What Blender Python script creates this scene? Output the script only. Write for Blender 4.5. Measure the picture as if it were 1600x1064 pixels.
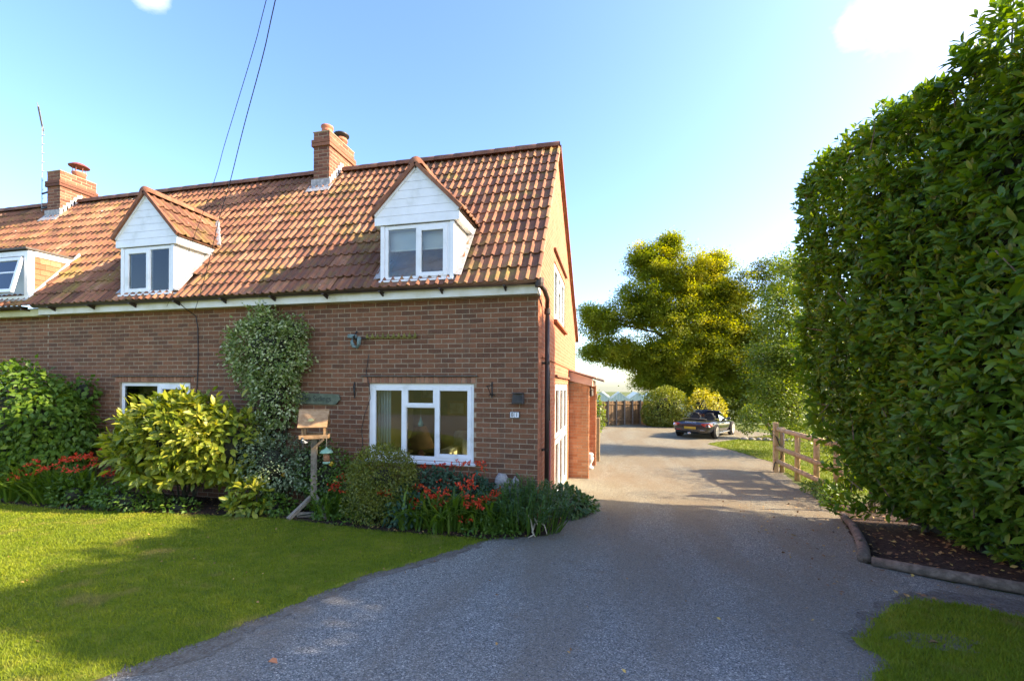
import bpy, bmesh, math, random
import numpy as np
from mathutils import Vector, Matrix, Euler, noise as mnoise

random.seed(7); np.random.seed(7)
R = math.radians
for o in list(bpy.data.objects):
    bpy.data.objects.remove(o)
SC = bpy.context.scene
COL = SC.collection

# ------------------------------------------------------------------ camera, world, sun, exposure
cam = bpy.data.cameras.new('camera')
cam.sensor_width = 36.0
cam.lens = 675.6 / 1600 * 36
cam.shift_y = 0.045
cam.clip_start = 0.05
cam.clip_end = 3000
co = bpy.data.objects.new('camera', cam)
COL.objects.link(co)
co.location = (1.034, -6.267, 2.0)
co.rotation_euler = (R(90), R(-0.3), 0.2232)
SC.camera = co

SUN_V = Vector((1.0, 0.145, 0.595)).normalized()      # towards the sun
SUN_EL = math.asin(SUN_V.z)
SUN_AZ = math.atan2(SUN_V.x, SUN_V.y)                # clockwise from +Y
world = bpy.data.worlds.new('World')
SC.world = world
world.use_nodes = True
SKY_STRENGTH = 0.15
sun = bpy.data.lights.new('sun', 'SUN')
sun.energy = 4.4
sun.angle = R(0.8)
sun.color = (1.0, 0.80, 0.58)
so = bpy.data.objects.new('sun', sun)
COL.objects.link(so)
so.rotation_euler = SUN_V.to_track_quat('Z', 'Y').to_euler()
so.location = (20, 6, 20)
SC.view_settings.view_transform = 'Standard'
SC.view_settings.look = 'None'
SC.view_settings.gamma = 1
SC.view_settings.exposure = 1.95
SC.view_settings.use_curve_mapping = False
try:
    SC.cycles.max_bounces = 8
    SC.cycles.transparent_max_bounces = 16
    SC.cycles.sample_clamp_indirect = 6
    SC.cycles.use_denoising = True
except Exception:
    pass


def N(nt, typ, **kw):
    n = nt.nodes.new(typ)
    for k, v in kw.items():
        if k.startswith('i_'):
            n.inputs[k[2:].replace('_', ' ')].default_value = v
        elif k.startswith('n_'):
            n.inputs[int(k[2:])].default_value = v
        else:
            setattr(n, k, v)
    return n


def L(nt, a, ai, b, bi):
    nt.links.new(a.outputs[ai], b.inputs[bi])


def ramp(nt, stops, interp='LINEAR'):
    n = nt.nodes.new('ShaderNodeValToRGB')
    cr = n.color_ramp
    cr.interpolation = interp
    while len(cr.elements) < len(stops):
        cr.elements.new(0.5)
    for e, (p, c) in zip(cr.elements, stops):
        e.position = p
        e.color = (c[0], c[1], c[2], 1)
    return n


def build_world():
    nt = world.node_tree
    nt.nodes.clear()
    sky = N(nt, 'ShaderNodeTexSky', sky_type='NISHITA')
    sky.sun_disc = False
    sky.sun_elevation = SUN_EL
    sky.sun_rotation = SUN_AZ
    sky.altitude = 50
    sky.air_density = 1.0
    sky.dust_density = 1.6
    sky.ozone_density = 2.4
    hs = N(nt, 'ShaderNodeHueSaturation', i_Saturation=1.15, i_Value=1.0, i_Hue=.511)
    L(nt, sky, 0, hs, 'Color')
    tc = N(nt, 'ShaderNodeTexCoord')
    nz = N(nt, 'ShaderNodeTexNoise', i_Scale=7.0, i_Detail=9.0, i_Roughness=0.62)
    mp = N(nt, 'ShaderNodeMapping')
    mp.inputs['Scale'].default_value = (1, 1, 2.2)
    L(nt, tc, 'Generated', mp, 0)
    L(nt, mp, 0, nz, 'Vector')
    prev = None
    # a few small fair-weather clouds, each given by the direction it stands in
    for d, rad in CLOUDS:
        dv = N(nt, 'ShaderNodeVectorMath', operation='DISTANCE')
        L(nt, tc, 'Generated', dv, 0)
        dv.inputs[1].default_value = Vector(d).normalized()
        ma = N(nt, 'ShaderNodeMath', operation='MULTIPLY_ADD')
        L(nt, dv, 'Value', ma, 0)
        ma.inputs[1].default_value = -1.0 / rad
        ma.inputs[2].default_value = 1.0
        if prev is None:
            prev = ma
        else:
            mx = N(nt, 'ShaderNodeMath', operation='MAXIMUM')
            L(nt, prev, 0, mx, 0)
            L(nt, ma, 0, mx, 1)
            prev = mx
    ad = N(nt, 'ShaderNodeMath', operation='MULTIPLY_ADD')
    L(nt, nz, 'Fac', ad, 0)
    ad.inputs[1].default_value = 2.2
    sb = N(nt, 'ShaderNodeMath', operation='MAXIMUM')
    L(nt, prev, 0, sb, 0)
    sb.inputs[1].default_value = -0.6
    L(nt, sb, 0, ad, 2)
    cr = ramp(nt, [(0.0, (0, 0, 0)), (1.0, (1, 1, 1))])
    mr = N(nt, 'ShaderNodeMapRange')
    mr.inputs[1].default_value = 1.15
    mr.inputs[2].default_value = 2.1
    L(nt, ad, 0, mr, 0)
    mix = N(nt, 'ShaderNodeMixRGB')
    L(nt, mr, 0, mix, 0)
    L(nt, hs, 0, mix, 1)
    mix.inputs[2].default_value = (3.1, 3.1, 3.1, 1)
    bg = N(nt, 'ShaderNodeBackground', i_Strength=SKY_STRENGTH)
    L(nt, mix, 0, bg, 0)
    out = N(nt, 'ShaderNodeOutputWorld')
    L(nt, bg, 0, out, 0)


def pix_dir(u, v):
    cs, sn = math.cos(-0.2232), math.sin(-0.2232)
    r = (u - 800) / 675.6
    return (sn + r * cs, cs - r * sn, (604 - v) / 675.6)


CLOUDS = [(pix_dir(1410, -12), 0.085), (pix_dir(1530, -10), 0.095), (pix_dir(1340, 30), .035), (pix_dir(230, -16), 0.028), (pix_dir(2100, -300), 0.3),
          ((-0.3, -1, 0.5), 0.3), ((0.6, -1, 0.7), 0.25)]
build_world()

# ------------------------------------------------------------------ materials
MATS = {}


def newmat(name):
    m = bpy.data.materials.new(name)
    m.use_nodes = True
    m.node_tree.nodes.clear()
    MATS[name] = m
    return m, m.node_tree


def rand_fac(nt, pos_scale=None, w_rand=1.0, detail=4.0, rough=0.6):
    """fac 0..1 from each piece's own random number and a noise fixed to the place"""
    geo = N(nt, 'ShaderNodeNewGeometry')
    oi = N(nt, 'ShaderNodeObjectInfo')
    ad = N(nt, 'ShaderNodeMath', operation='ADD')
    L(nt, geo, 'Random Per Island', ad, 0)
    L(nt, oi, 'Random', ad, 1)
    wn = N(nt, 'ShaderNodeTexWhiteNoise', noise_dimensions='1D')
    L(nt, ad, 0, wn, 'W')
    if pos_scale is None:
        return wn, 'Value', geo
    nz = N(nt, 'ShaderNodeTexNoise', i_Scale=pos_scale, i_Detail=detail, i_Roughness=rough)
    L(nt, geo, 'Position', nz, 'Vector')
    mr = N(nt, 'ShaderNodeMapRange')
    mr.inputs[1].default_value = 0.3
    mr.inputs[2].default_value = 0.7
    L(nt, nz, 'Fac', mr, 0)
    mx = N(nt, 'ShaderNodeMix')
    mx.inputs[0].default_value = w_rand
    L(nt, mr, 0, mx, 2)
    L(nt, wn, 'Value', mx, 3)
    return mx, 0, geo


def finish(m, nt, col, ci, rough, bump=None, spec=0.5, metal=0.0, geo=None, coat=0.0):
    p = N(nt, 'ShaderNodeBsdfPrincipled', i_Roughness=rough, i_Metallic=metal)
    p.inputs['Specular IOR Level'].default_value = spec
    p.inputs['Coat Weight'].default_value = coat
    L(nt, col, ci, p, 'Base Color')
    if bump:
        sc, st, dist = bump
        nz = N(nt, 'ShaderNodeTexNoise', i_Scale=sc, i_Detail=6.0, i_Roughness=0.65)
        if geo is None:
            geo = N(nt, 'ShaderNodeNewGeometry')
        L(nt, geo, 'Position', nz, 'Vector')
        bp = N(nt, 'ShaderNodeBump', i_Strength=st, i_Distance=dist)
        L(nt, nz, 'Fac', bp, 'Height')
        L(nt, bp, 0, p, 'Normal')
    o = N(nt, 'ShaderNodeOutputMaterial')
    L(nt, p, 0, o, 0)
    return p


def pm(name, stops, rough=0.7, pos=6.0, w=0.3, bump=None, spec=0.4, metal=0.0, coat=0.0):
    m, nt = newmat(name)
    f, fi, geo = rand_fac(nt, pos, w)
    r = ramp(nt, stops)
    L(nt, f, fi, r, 0)
    finish(m, nt, r, 0, rough, bump, spec, metal, geo, coat)
    return m


def speck(nt, col, ci, geo, scale, thr, width, color, amount=1.0):
    """blotches (lichen, moss, dirt) of a colour of their own laid over a colour"""
    nz = N(nt, 'ShaderNodeTexNoise', i_Scale=scale, i_Detail=5.0, i_Roughness=0.6)
    L(nt, geo, 'Position', nz, 'Vector')
    mr = N(nt, 'ShaderNodeMapRange')
    mr.inputs[1].default_value = thr
    mr.inputs[2].default_value = thr + width
    mr.inputs[4].default_value = amount
    L(nt, nz, 'Fac', mr, 0)
    mx = N(nt, 'ShaderNodeMixRGB')
    L(nt, mr, 0, mx, 0)
    L(nt, col, ci, mx, 1)
    mx.inputs[2].default_value = (*color, 1)
    return mx


def mat_brick(name, stops, w=0.75, lichen=None):
    m, nt = newmat(name)
    f, fi, geo = rand_fac(nt, 25.0, w)
    r = ramp(nt, stops)
    L(nt, f, fi, r, 0)
    c = speck(nt, r, 0, geo, 60, 0.56, 0.12, (0.30, 0.22, 0.17), 0.35)
    c = speck(nt, c, 0, geo, 2.2, 0.60, 0.15, (0.13, 0.11, 0.045), 0.45)
    mp = N(nt, 'ShaderNodeMapping')
    mp.inputs['Scale'].default_value = (5, 5, .55)
    L(nt, geo, 'Position', mp, 0)
    sn = N(nt, 'ShaderNodeTexNoise', i_Scale=1.0, i_Detail=5.0, i_Roughness=.65)
    L(nt, mp, 0, sn, 'Vector')
    sm = N(nt, 'ShaderNodeMapRange')
    sm.inputs[1].default_value = .52
    sm.inputs[2].default_value = .72
    sm.inputs[4].default_value = .5
    L(nt, sn, 'Fac', sm, 0)
    sx = N(nt, 'ShaderNodeMixRGB')
    L(nt, sm, 0, sx, 0)
    L(nt, c, 0, sx, 1)
    sx.inputs[2].default_value = (.085, .06, .042, 1)
    c = sx
    finish(m, nt, c, 0, 0.88, (90, 0.5, 0.006), 0.25, 0, geo)
    return m


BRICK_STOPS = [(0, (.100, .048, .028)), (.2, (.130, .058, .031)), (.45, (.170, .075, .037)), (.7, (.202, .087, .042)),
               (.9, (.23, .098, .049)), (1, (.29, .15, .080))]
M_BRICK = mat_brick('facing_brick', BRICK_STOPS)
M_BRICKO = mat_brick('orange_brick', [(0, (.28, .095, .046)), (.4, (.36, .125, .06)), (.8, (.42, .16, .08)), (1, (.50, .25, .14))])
M_PORCHB = mat_brick('porch_brick', [(0, (.33, .135, .06)), (.4, (.41, .18, .08)), (.8, (.47, .23, .11)), (1, (.54, .33, .19))])
M_SOLD = mat_brick('lintel_brick', [(0, (.22, .10, .06)), (.5, (.32, .15, .085)), (1, (.40, .22, .13))])
M_MORTAR = pm('mortar', [(0, (.26, .19, .115)), (1, (.38, .29, .19))], 0.95, 9, 0, (120, .6, .004))
M_CHBRICK = mat_brick('chimney_brick', [(0, (.10, .042, .028)), (.5, (.18, .072, .042)), (1, (.28, .125, .07))])


def mat_gable():
    m, nt = newmat('gable_brickwork')
    tc = N(nt, 'ShaderNodeNewGeometry')
    mp = N(nt, 'ShaderNodeMapping')
    sep = N(nt, 'ShaderNodeSeparateXYZ')
    L(nt, tc, 'Position', sep, 0)
    cb = N(nt, 'ShaderNodeCombineXYZ')
    L(nt, sep, 1, cb, 0)
    L(nt, sep, 2, cb, 1)
    bt = N(nt, 'ShaderNodeTexBrick', i_Scale=1.0)
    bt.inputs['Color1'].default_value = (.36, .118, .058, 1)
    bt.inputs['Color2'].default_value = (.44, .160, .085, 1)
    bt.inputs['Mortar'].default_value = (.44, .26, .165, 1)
    bt.inputs['Mortar Size'].default_value = 0.006
    bt.inputs['Brick Width'].default_value = 0.225
    bt.inputs['Row Height'].default_value = 0.075
    L(nt, cb, 0, bt, 'Vector')
    c = speck(nt, bt, 0, tc, 7, 0.5, 0.25, (.48, .21, .12), 0.5)
    p = finish(m, nt, c, 0, 0.9, None, 0.2)
    bp = N(nt, 'ShaderNodeBump', i_Strength=0.6, i_Distance=0.008)
    iv = N(nt, 'ShaderNodeMath', operation='SUBTRACT')
    iv.inputs[0].default_value = 1.0
    L(nt, bt, 'Fac', iv, 1)
    L(nt, iv, 0, bp, 'Height')
    L(nt, bp, 0, p, 'Normal')
    return m


M_GABLE = mat_gable()


def mat_tile(name):
    m, nt = newmat(name)
    f, fi, geo = rand_fac(nt, 3.0, 0.62)
    r = ramp(nt, [(0, (.088, .046, .031)), (.25, (.14, .064, .039)), (.5, (.20, .086, .049)), (.75, (.285, .13, .070)), (1, (.39, .21, .125))])
    L(nt, f, fi, r, 0)
    c = speck(nt, r, 0, geo, 9, 0.52, 0.16, (.16, .115, .03), 0.7)
    c = speck(nt, c, 0, geo, 1.6, 0.55, 0.14, (.28, .22, .045), 0.55)
    c = speck(nt, c, 0, geo, 30, 0.55, 0.12, (.10, .07, .05), 0.6)
    c = speck(nt, c, 0, geo, 11, 0.69, 0.04, (.50, .46, .38), 0.85)
    finish(m, nt, c, 0, 0.85, (70, 0.5, 0.006), 0.3, 0, geo)
    return m


M_TILE = mat_tile('roof_tile')
M_RIDGE = pm('ridge_tile', [(0, (.12, .05, .03)), (.5, (.21, .085, .045)), (1, (.30, .14, .07))], .88, 8, .4, (60, .5, .006))
M_WHITE = pm('white_upvc', [(0, (.64, .64, .60)), (.35, (.75, .75, .73)), (1, (.82, .82, .81))], 0.38, 3.5, 0.0, None, 0.5)
M_CHEEK = pm('white_painted_board', [(0, (.70, .66, .58)), (1, (.80, .78, .73))], 0.6, 4.0, 0.0)
M_FASCIA = pm('fascia_paint', [(0, (.55, .52, .38)), (.5, (.70, .68, .58)), (1, (.76, .75, .70))], 0.55, 3.0, 0)
M_LEAD = pm('lead', [(0, (.20, .20, .20)), (.6, (.36, .35, .34)), (1, (.52, .48, .42))], .7, 14, 0, (40, .4, .01), .4)
M_GUTTER = pm('brown_gutter', [(0, (.028, .018, .013)), (1, (.06, .038, .026))], .5, 6, 0)
M_IRON = pm('black_iron', [(0, (.015, .014, .013)), (1, (.04, .036, .03))], .6, 20, 0)
M_TERRA = pm('terracotta', [(0, (.30, .10, .055)), (1, (.46, .19, .11))], .85, 14, 0.0, (50, .3, .004))
M_DARKMETAL = pm('dark_metal', [(0, (.03, .03, .032)), (1, (.07, .065, .06))], .5, 10, 0, None, .5, .6)
M_REDCOWL = pm('red_cowl', [(0, (.16, .045, .04)), (1, (.25, .08, .06))], .55, 10, 0)
M_ALU = pm('aerial_metal', [(0, (.22, .22, .22)), (1, (.35, .35, .35))], .5, 10, 0, None, .5, .5)
M_WOOD = pm('new_wood', [(0, (.22, .12, .05)), (.5, (.33, .20, .095)), (1, (.44, .29, .15))], .8, 18, .35, (60, .4, .003))
M_WOODG = pm('weathered_wood', [(0, (.12, .10, .07)), (.5, (.22, .18, .13)), (1, (.32, .27, .20))], .9, 16, .3, (70, .5, .004))
M_RAIL = pm('fence_timber', [(0, (.26, .165, .07)), (.5, (.42, .29, .14)), (1, (.54, .40, .22))], .85, 9, .25, (60, .5, .005))
M_BARK = pm('bark', [(0, (.05, .036, .026)), (.5, (.11, .08, .055)), (1, (.19, .145, .10))], .95, 12, .1, (30, .9, .02))
M_LOG = pm('dead_log', [(0, (.07, .052, .036)), (.5, (.14, .10, .07)), (1, (.24, .175, .125))], .95, 14, .1, (45, .9, .012))
M_STEMCORE = pm('twig', [(0, (.018, .022, .010)), (1, (.04, .038, .02))], .95, 8, .0, (20, .8, .03))  # stems, and the solid dark cores added inside foliage
M_STONE = pm('pale_stone', [(0, (.38, .34, .30)), (1, (.58, .54, .49))], .9, 25, 0, (60, .5, .006))
M_EDGE = pm('weathered_stone', [(0, (.14, .13, .11)), (1, (.30, .27, .23))], .9, 25, 0, (60, .5, .006))
M_SLATE = pm('slate', [(0, (.06, .052, .042)), (1, (.13, .115, .09))], .85, 14, 0)
M_EDGE2 = pm('grey_stone', [(0, (.24, .22, .19)), (1, (.42, .38, .34))], .9, 30, 0, (60, .6, .008))
M_SIGN = pm('green_slate_sign', [(0, (.075, .095, .06)), (.6, (.12, .14, .09)), (1, (.17, .18, .12))], .8, 12, 0, (40, .4, .004))
M_SIGNTXT = pm('sign_lettering', [(0, (.028, .035, .028)), (1, (.045, .052, .04))], .8, 12, 0)
M_PLATEW = pm('enamel_white', [(0, (.70, .69, .66)), (1, (.78, .77, .75))], .35, 5, 0)
M_BLACK = pm('black_enamel', [(0, (.012, .012, .014)), (1, (.02, .02, .022))], .4, 5, 0)
M_LAMPBOX = pm('lamp_box', [(0, (.05, .042, .036)), (1, (.10, .085, .07))], .6, 20, 0)
M_VERDI = pm('verdigris', [(0, (.07, .11, .10)), (.5, (.15, .21, .19)), (1, (.22, .29, .28))], .7, 40, .0, (60, .5, .004))
M_MOSS = pm('moss', [(0, (.10, .095, .02)), (1, (.25, .22, .05))], .95, 60, .4, (90, .8, .006))
M_ROOMWALL = pm('room_wall', [(0, (.26, .20, .08)), (1, (.32, .25, .11))], .9, 1, 0)
M_ROOMFLOOR = pm('room_floor', [(0, (.10, .07, .05)), (1, (.15, .11, .08))], .8, 3, 0)
M_CURTAIN = pm('curtain_cloth', [(0, (.48, .50, .48)), (1, (.58, .60, .58))], .9, 3, 0)
M_BLIND = pm('roller_blind', [(0, (.58, .62, .66)), (1, (.66, .69, .72))], .9, 2, 0)
M_PICFRAME = pm('gilt_frame', [(0, (.30, .20, .07)), (1, (.42, .30, .12))], .5, 30, 0)
M_PICTURE = pm('watercolour_print', [(0, (.24, .22, .15)), (.5, (.42, .38, .27)), (1, (.52, .48, .36))], .8, 6, 0)
M_SOFA = pm('cream_floral_cloth', [(0, (.36, .28, .12)), (.55, (.50, .43, .22)), (1, (.58, .52, .32))], .95, 9, 0)
M_SHADE = pm('ochre_lampshade', [(0, (.26, .13, .04)), (1, (.36, .19, .06))], .9, 5, 0)
M_GGLASS = pm('green_pendant', [(0, (.10, .22, .15)), (1, (.25, .40, .30))], .25, 8, 0)
M_RED = pm('red_petal', [(0, (.42, .020, .008)), (.6, (.62, .05, .012)), (1, (.75, .13, .025))], .6, 20, .8)
M_YEL = pm('yellow_petal', [(0, (.55, .30, .02)), (1, (.70, .46, .05))], .6, 20, .6)
M_MINT = pm('mint_plastic', [(0, (.20, .36, .24)), (1, (.28, .45, .31))], .45, 8, 0)
M_SEED = pm('bird_seed', [(0, (.16, .07, .03)), (.5, (.28, .13, .06)), (1, (.42, .24, .13))], .9, 90, 0, (120, .8, .004))
M_MAROON = pm('maroon_paint', [(0, (.26, .05, .06)), (1, (.34, .08, .09))], .6, 6, 0)
M_PINK = pm('pinkish_fascia', [(0, (.52, .34, .25)), (1, (.62, .43, .33))], .7, 6, 0)
M_CORR = pm('corrugated_sheet', [(0, (.06, .05, .045)), (1, (.14, .12, .10))], .8, 8, 0)
M_FENCEB = pm('dark_fence_board', [(0, (.09, .055, .025)), (.5, (.17, .105, .05)), (1, (.26, .165, .08))], .9, 10, .5)
M_GHGLASS = pm('greenhouse_glass', [(0, (.42, .50, .44)), (1, (.55, .62, .55))], .35, .4, 0)
M_GHFRAME = pm('greenhouse_bar', [(0, (.62, .64, .58)), (1, (.70, .72, .66))], .6, 5, 0)
M_CARBODY = pm('black_car_paint', [(0, (.008, .009, .014)), (1, (.012, .013, .02))], .22, 1, 0, None, .5, 0, 1.0)
M_TYRE = pm('tyre_rubber', [(0, (.012, .012, .012)), (1, (.025, .024, .023))], .85, 20, 0)
M_RIM = pm('silver_rim', [(0, (.50, .47, .44)), (1, (.62, .58, .54))], .35, 5, 0, None, .5, .55)
M_TAIL = pm('tail_light', [(0, (.35, .012, .012)), (1, (.50, .03, .02))], .2, 10, 0, None, .6, 0, .8)
M_CABIN = pm('cabin_trim', [(0, (.02, .018, .016)), (1, (.045, .04, .035))], .7, 8, 0)
M_NUMPLATE = pm('yellow_plate', [(0, (.50, .30, .02)), (1, (.58, .36, .04))], .4, 8, 0)
M_CHROME = pm('chrome', [(0, (.55, .55, .55)), (1, (.65, .65, .65))], .2, 5, 0, None, .5, .9)
M_BIRDB = pm('bird_black', [(0, (.02, .025, .03)), (1, (.05, .06, .06))], .8, 60, 0)
M_BIRDW = pm('bird_white', [(0, (.55, .54, .50)), (1, (.68, .67, .63))], .8, 60, 0)
M_DRYLEAF = pm('dry_leaf', [(0, (.10, .05, .02)), (.4, (.20, .10, .04)), (.75, (.34, .20, .06)), (1, (.50, .36, .08))], .8, 30, .85)
M_ORLEAF = pm('orange_leaf', [(0, (.36, .13, .05)), (1, (.48, .20, .09))], .8, 40, 0)
M_ROPE = pm('rope', [(0, (.30, .24, .16)), (1, (.42, .35, .25))], .95, 50, 0)


def mat_glass(name, tint=(.9, .95, .95), refl=1.0):
    m, nt = newmat(name)
    tr = N(nt, 'ShaderNodeBsdfTransparent')
    tr.inputs[0].default_value = (*tint, 1)
    gl = N(nt, 'ShaderNodeBsdfGlossy')
    gl.inputs['Roughness'].default_value = 0.0
    fr = N(nt, 'ShaderNodeFresnel')
    fr.inputs[0].default_value = 1.55
    ml = N(nt, 'ShaderNodeMath', operation='MULTIPLY')
    ml.inputs[1].default_value = refl
    ml.use_clamp = True
    L(nt, fr, 0, ml, 0)
    mx = N(nt, 'ShaderNodeMixShader')
    L(nt, ml, 0, mx, 0)
    L(nt, tr, 0, mx, 1)
    L(nt, gl, 0, mx, 2)
    o = N(nt, 'ShaderNodeOutputMaterial')
    L(nt, mx, 0, o, 0)
    return m


M_GLASS = mat_glass('window_glass', (.90, .94, .93), 1.0)
M_CARGLASS = mat_glass('car_glass', (.72, .80, .76), 1.8)


def mat_leaf(name, stops, rough=.42, trans=.32, pos=2.5, w=.6, spec=.5, edge=None):
    m, nt = newmat(name)
    f, fi, geo = rand_fac(nt, pos, w, 3.0)
    r = ramp(nt, stops)
    L(nt, f, fi, r, 0)
    p = N(nt, 'ShaderNodeBsdfPrincipled', i_Roughness=rough)
    p.inputs['Specular IOR Level'].default_value = spec
    L(nt, r, 0, p, 'Base Color')
    t = N(nt, 'ShaderNodeBsdfTranslucent')
    hs = N(nt, 'ShaderNodeHueSaturation', i_Saturation=1.15, i_Value=1.7, i_Hue=.485)
    L(nt, r, 0, hs, 'Color')
    L(nt, hs, 0, t, 0)
    mx = N(nt, 'ShaderNodeMixShader')
    mx.inputs[0].default_value = trans
    L(nt, p, 0, mx, 1)
    L(nt, t, 0, mx, 2)
    o = N(nt, 'ShaderNodeOutputMaterial')
    L(nt, mx, 0, o, 0)
    return m


M_LAUREL = mat_leaf('laurel_leaf', [(0, (.042, .090, .009)), (.45, (.082, .158, .014)), (.85, (.14, .215, .020)), (.94, (.25, .25, .022)), (.975, (.34, .22, .03)), (1, (.38, .20, .04))], .42, .36, 1.4, .65, .32)
M_CREEPER = mat_leaf('creeper_leaf', [(0, (.045, .095, .010)), (.6, (.085, .16, .014)), (1, (.17, .23, .025))], .5, .35, 2.5, .6, .3)
M_AUCUBA = mat_leaf('spotted_laurel_leaf', [(0, (.07, .115, .012)), (.4, (.16, .21, .020)), (.75, (.30, .31, .03)), (1, (.44, .40, .07))], .42, .3, 3, .7, .35)
M_EUON = mat_leaf('variegated_leaf', [(0, (.08, .13, .03)), (.40, (.15, .215, .045)), (.60, (.21, .27, .06)), (.72, (.42, .46, .22)), (1, (.56, .59, .36))], .5, .3, 5, .8)
M_GREYLEAF = mat_leaf('greyish_leaf', [(0, (.06, .10, .035)), (.55, (.12, .17, .07)), (.75, (.30, .36, .21)), (1, (.40, .45, .28))], .5, .3, 5, .8)
M_BOX = mat_leaf('box_leaf', [(0, (.07, .09, .010)), (.5, (.13, .155, .016)), (.85, (.20, .20, .022)), (1, (.24, .15, .03))], .45, .3, 5, .6)
M_STRAP = mat_leaf('strap_leaf', [(0, (.05, .10, .012)), (.6, (.10, .17, .018)), (1, (.18, .24, .03))], .5, .35, 3, .7, .3)
M_EUPH = mat_leaf('spurge_leaf', [(0, (.032, .08, .020)), (.6, (.06, .125, .028)), (1, (.12, .17, .035))], .55, .25, 4, .6)
M_BLUEG = mat_leaf('bluish_leaf', [(0, (.022, .062, .03)), (.6, (.045, .10, .05)), (1, (.08, .14, .06))], .55, .25, 4, .6)
M_LOWG = mat_leaf('low_green_leaf', [(0, (.045, .10, .010)), (.6, (.085, .16, .014)), (1, (.15, .21, .025))], .5, .3, 4, .6)
M_MAPLE = mat_leaf('maple_leaf', [(0, (.085, .135, .008)), (.4, (.175, .22, .013)), (.75, (.31, .31, .018)), (1, (.46, .41, .025))], .55, .5, .6, .25, .3)
M_DARKTREE = mat_leaf('dark_tree_leaf', [(0, (.055, .09, .008)), (.5, (.11, .15, .012)), (1, (.22, .24, .02))], .5, .35, .9, .3)
M_THORN = mat_leaf('hawthorn_leaf', [(0, (.06, .11, .010)), (.5, (.12, .18, .014)), (1, (.24, .27, .025))], .45, .38, 1.2, .5)
M_HEDGEC = mat_leaf('clipped_hedge_leaf', [(0, (.10, .13, .012)), (.5, (.17, .20, .018)), (1, (.26, .27, .025))], .5, .35, 1.2, .5)
M_GOLD = mat_leaf('golden_leaf', [(0, (.20, .23, .02)), (.5, (.36, .35, .03)), (1, (.55, .46, .06))], .5, .4, 2, .6)


def mat_grass_blade():
    m, nt = newmat('grass_blade')
    f, fi, geo = rand_fac(nt, 1.7, .30, 7.0, .72)
    r = ramp(nt, [(0, (.085, .135, .006)), (.40, (.155, .21, .008)), (.72, (.225, .26, .012)), (1, (.36, .30, .05))])
    L(nt, f, fi, r, 0)
    c = speck(nt, r, 0, geo, 2.3, .57, .12, (.30, .23, .07), .6)
    c = speck(nt, c, 0, geo, 9, .60, .1, (.26, .22, .06), .5)
    p = N(nt, 'ShaderNodeBsdfPrincipled', i_Roughness=.6)
    p.inputs['Specular IOR Level'].default_value = .25
    L(nt, c, 0, p, 'Base Color')
    t = N(nt, 'ShaderNodeBsdfTranslucent')
    L(nt, c, 0, t, 0)
    mx = N(nt, 'ShaderNodeMixShader')
    mx.inputs[0].default_value = .3
    L(nt, p, 0, mx, 1)
    L(nt, t, 0, mx, 2)
    o = N(nt, 'ShaderNodeOutputMaterial')
    L(nt, mx, 0, o, 0)
    return m


M_GRASS = mat_grass_blade()


def mat_ground(name, stops, scale, specks=(), bump=(60, .5, .01), rough=.95):
    m, nt = newmat(name)
    geo = N(nt, 'ShaderNodeNewGeometry')
    nz = N(nt, 'ShaderNodeTexNoise', i_Scale=scale, i_Detail=8.0, i_Roughness=.65)
    L(nt, geo, 'Position', nz, 'Vector')
    mr = N(nt, 'ShaderNodeMapRange')
    mr.inputs[1].default_value = .3
    mr.inputs[2].default_value = .7
    L(nt, nz, 'Fac', mr, 0)
    r = ramp(nt, stops)
    L(nt, mr, 0, r, 0)
    c, ci = r, 0
    for s in specks:
        c = speck(nt, c, ci, geo, *s)
    finish(m, nt, c, 0, rough, bump, .2, 0, geo)
    return m


M_TURF = mat_ground('turf', [(0, (.06, .09, .008)), (.5, (.12, .16, .010)), (1, (.22, .21, .03))], 5,
                    [(2.3, .60, .12, (.20, .16, .06), .6)], (80, .8, .02))
M_FIELD = mat_ground('field', [(0, (.06, .085, .015)), (1, (.12, .14, .03))], .5)
M_SOIL = mat_ground('bed_soil', [(0, (.022, .014, .009)), (.5, (.05, .030, .019)), (1, (.10, .062, .038))], 22, (), (45, 1.0, .03))

M_WORN = mat_ground('worn_earth', [(0, (.07, .056, .040)), (.5, (.12, .102, .078)), (1, (.17, .155, .125))], 14, [(60, .52, .06, (.17, .17, .155), .8)], (70, .8, .015))


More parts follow.
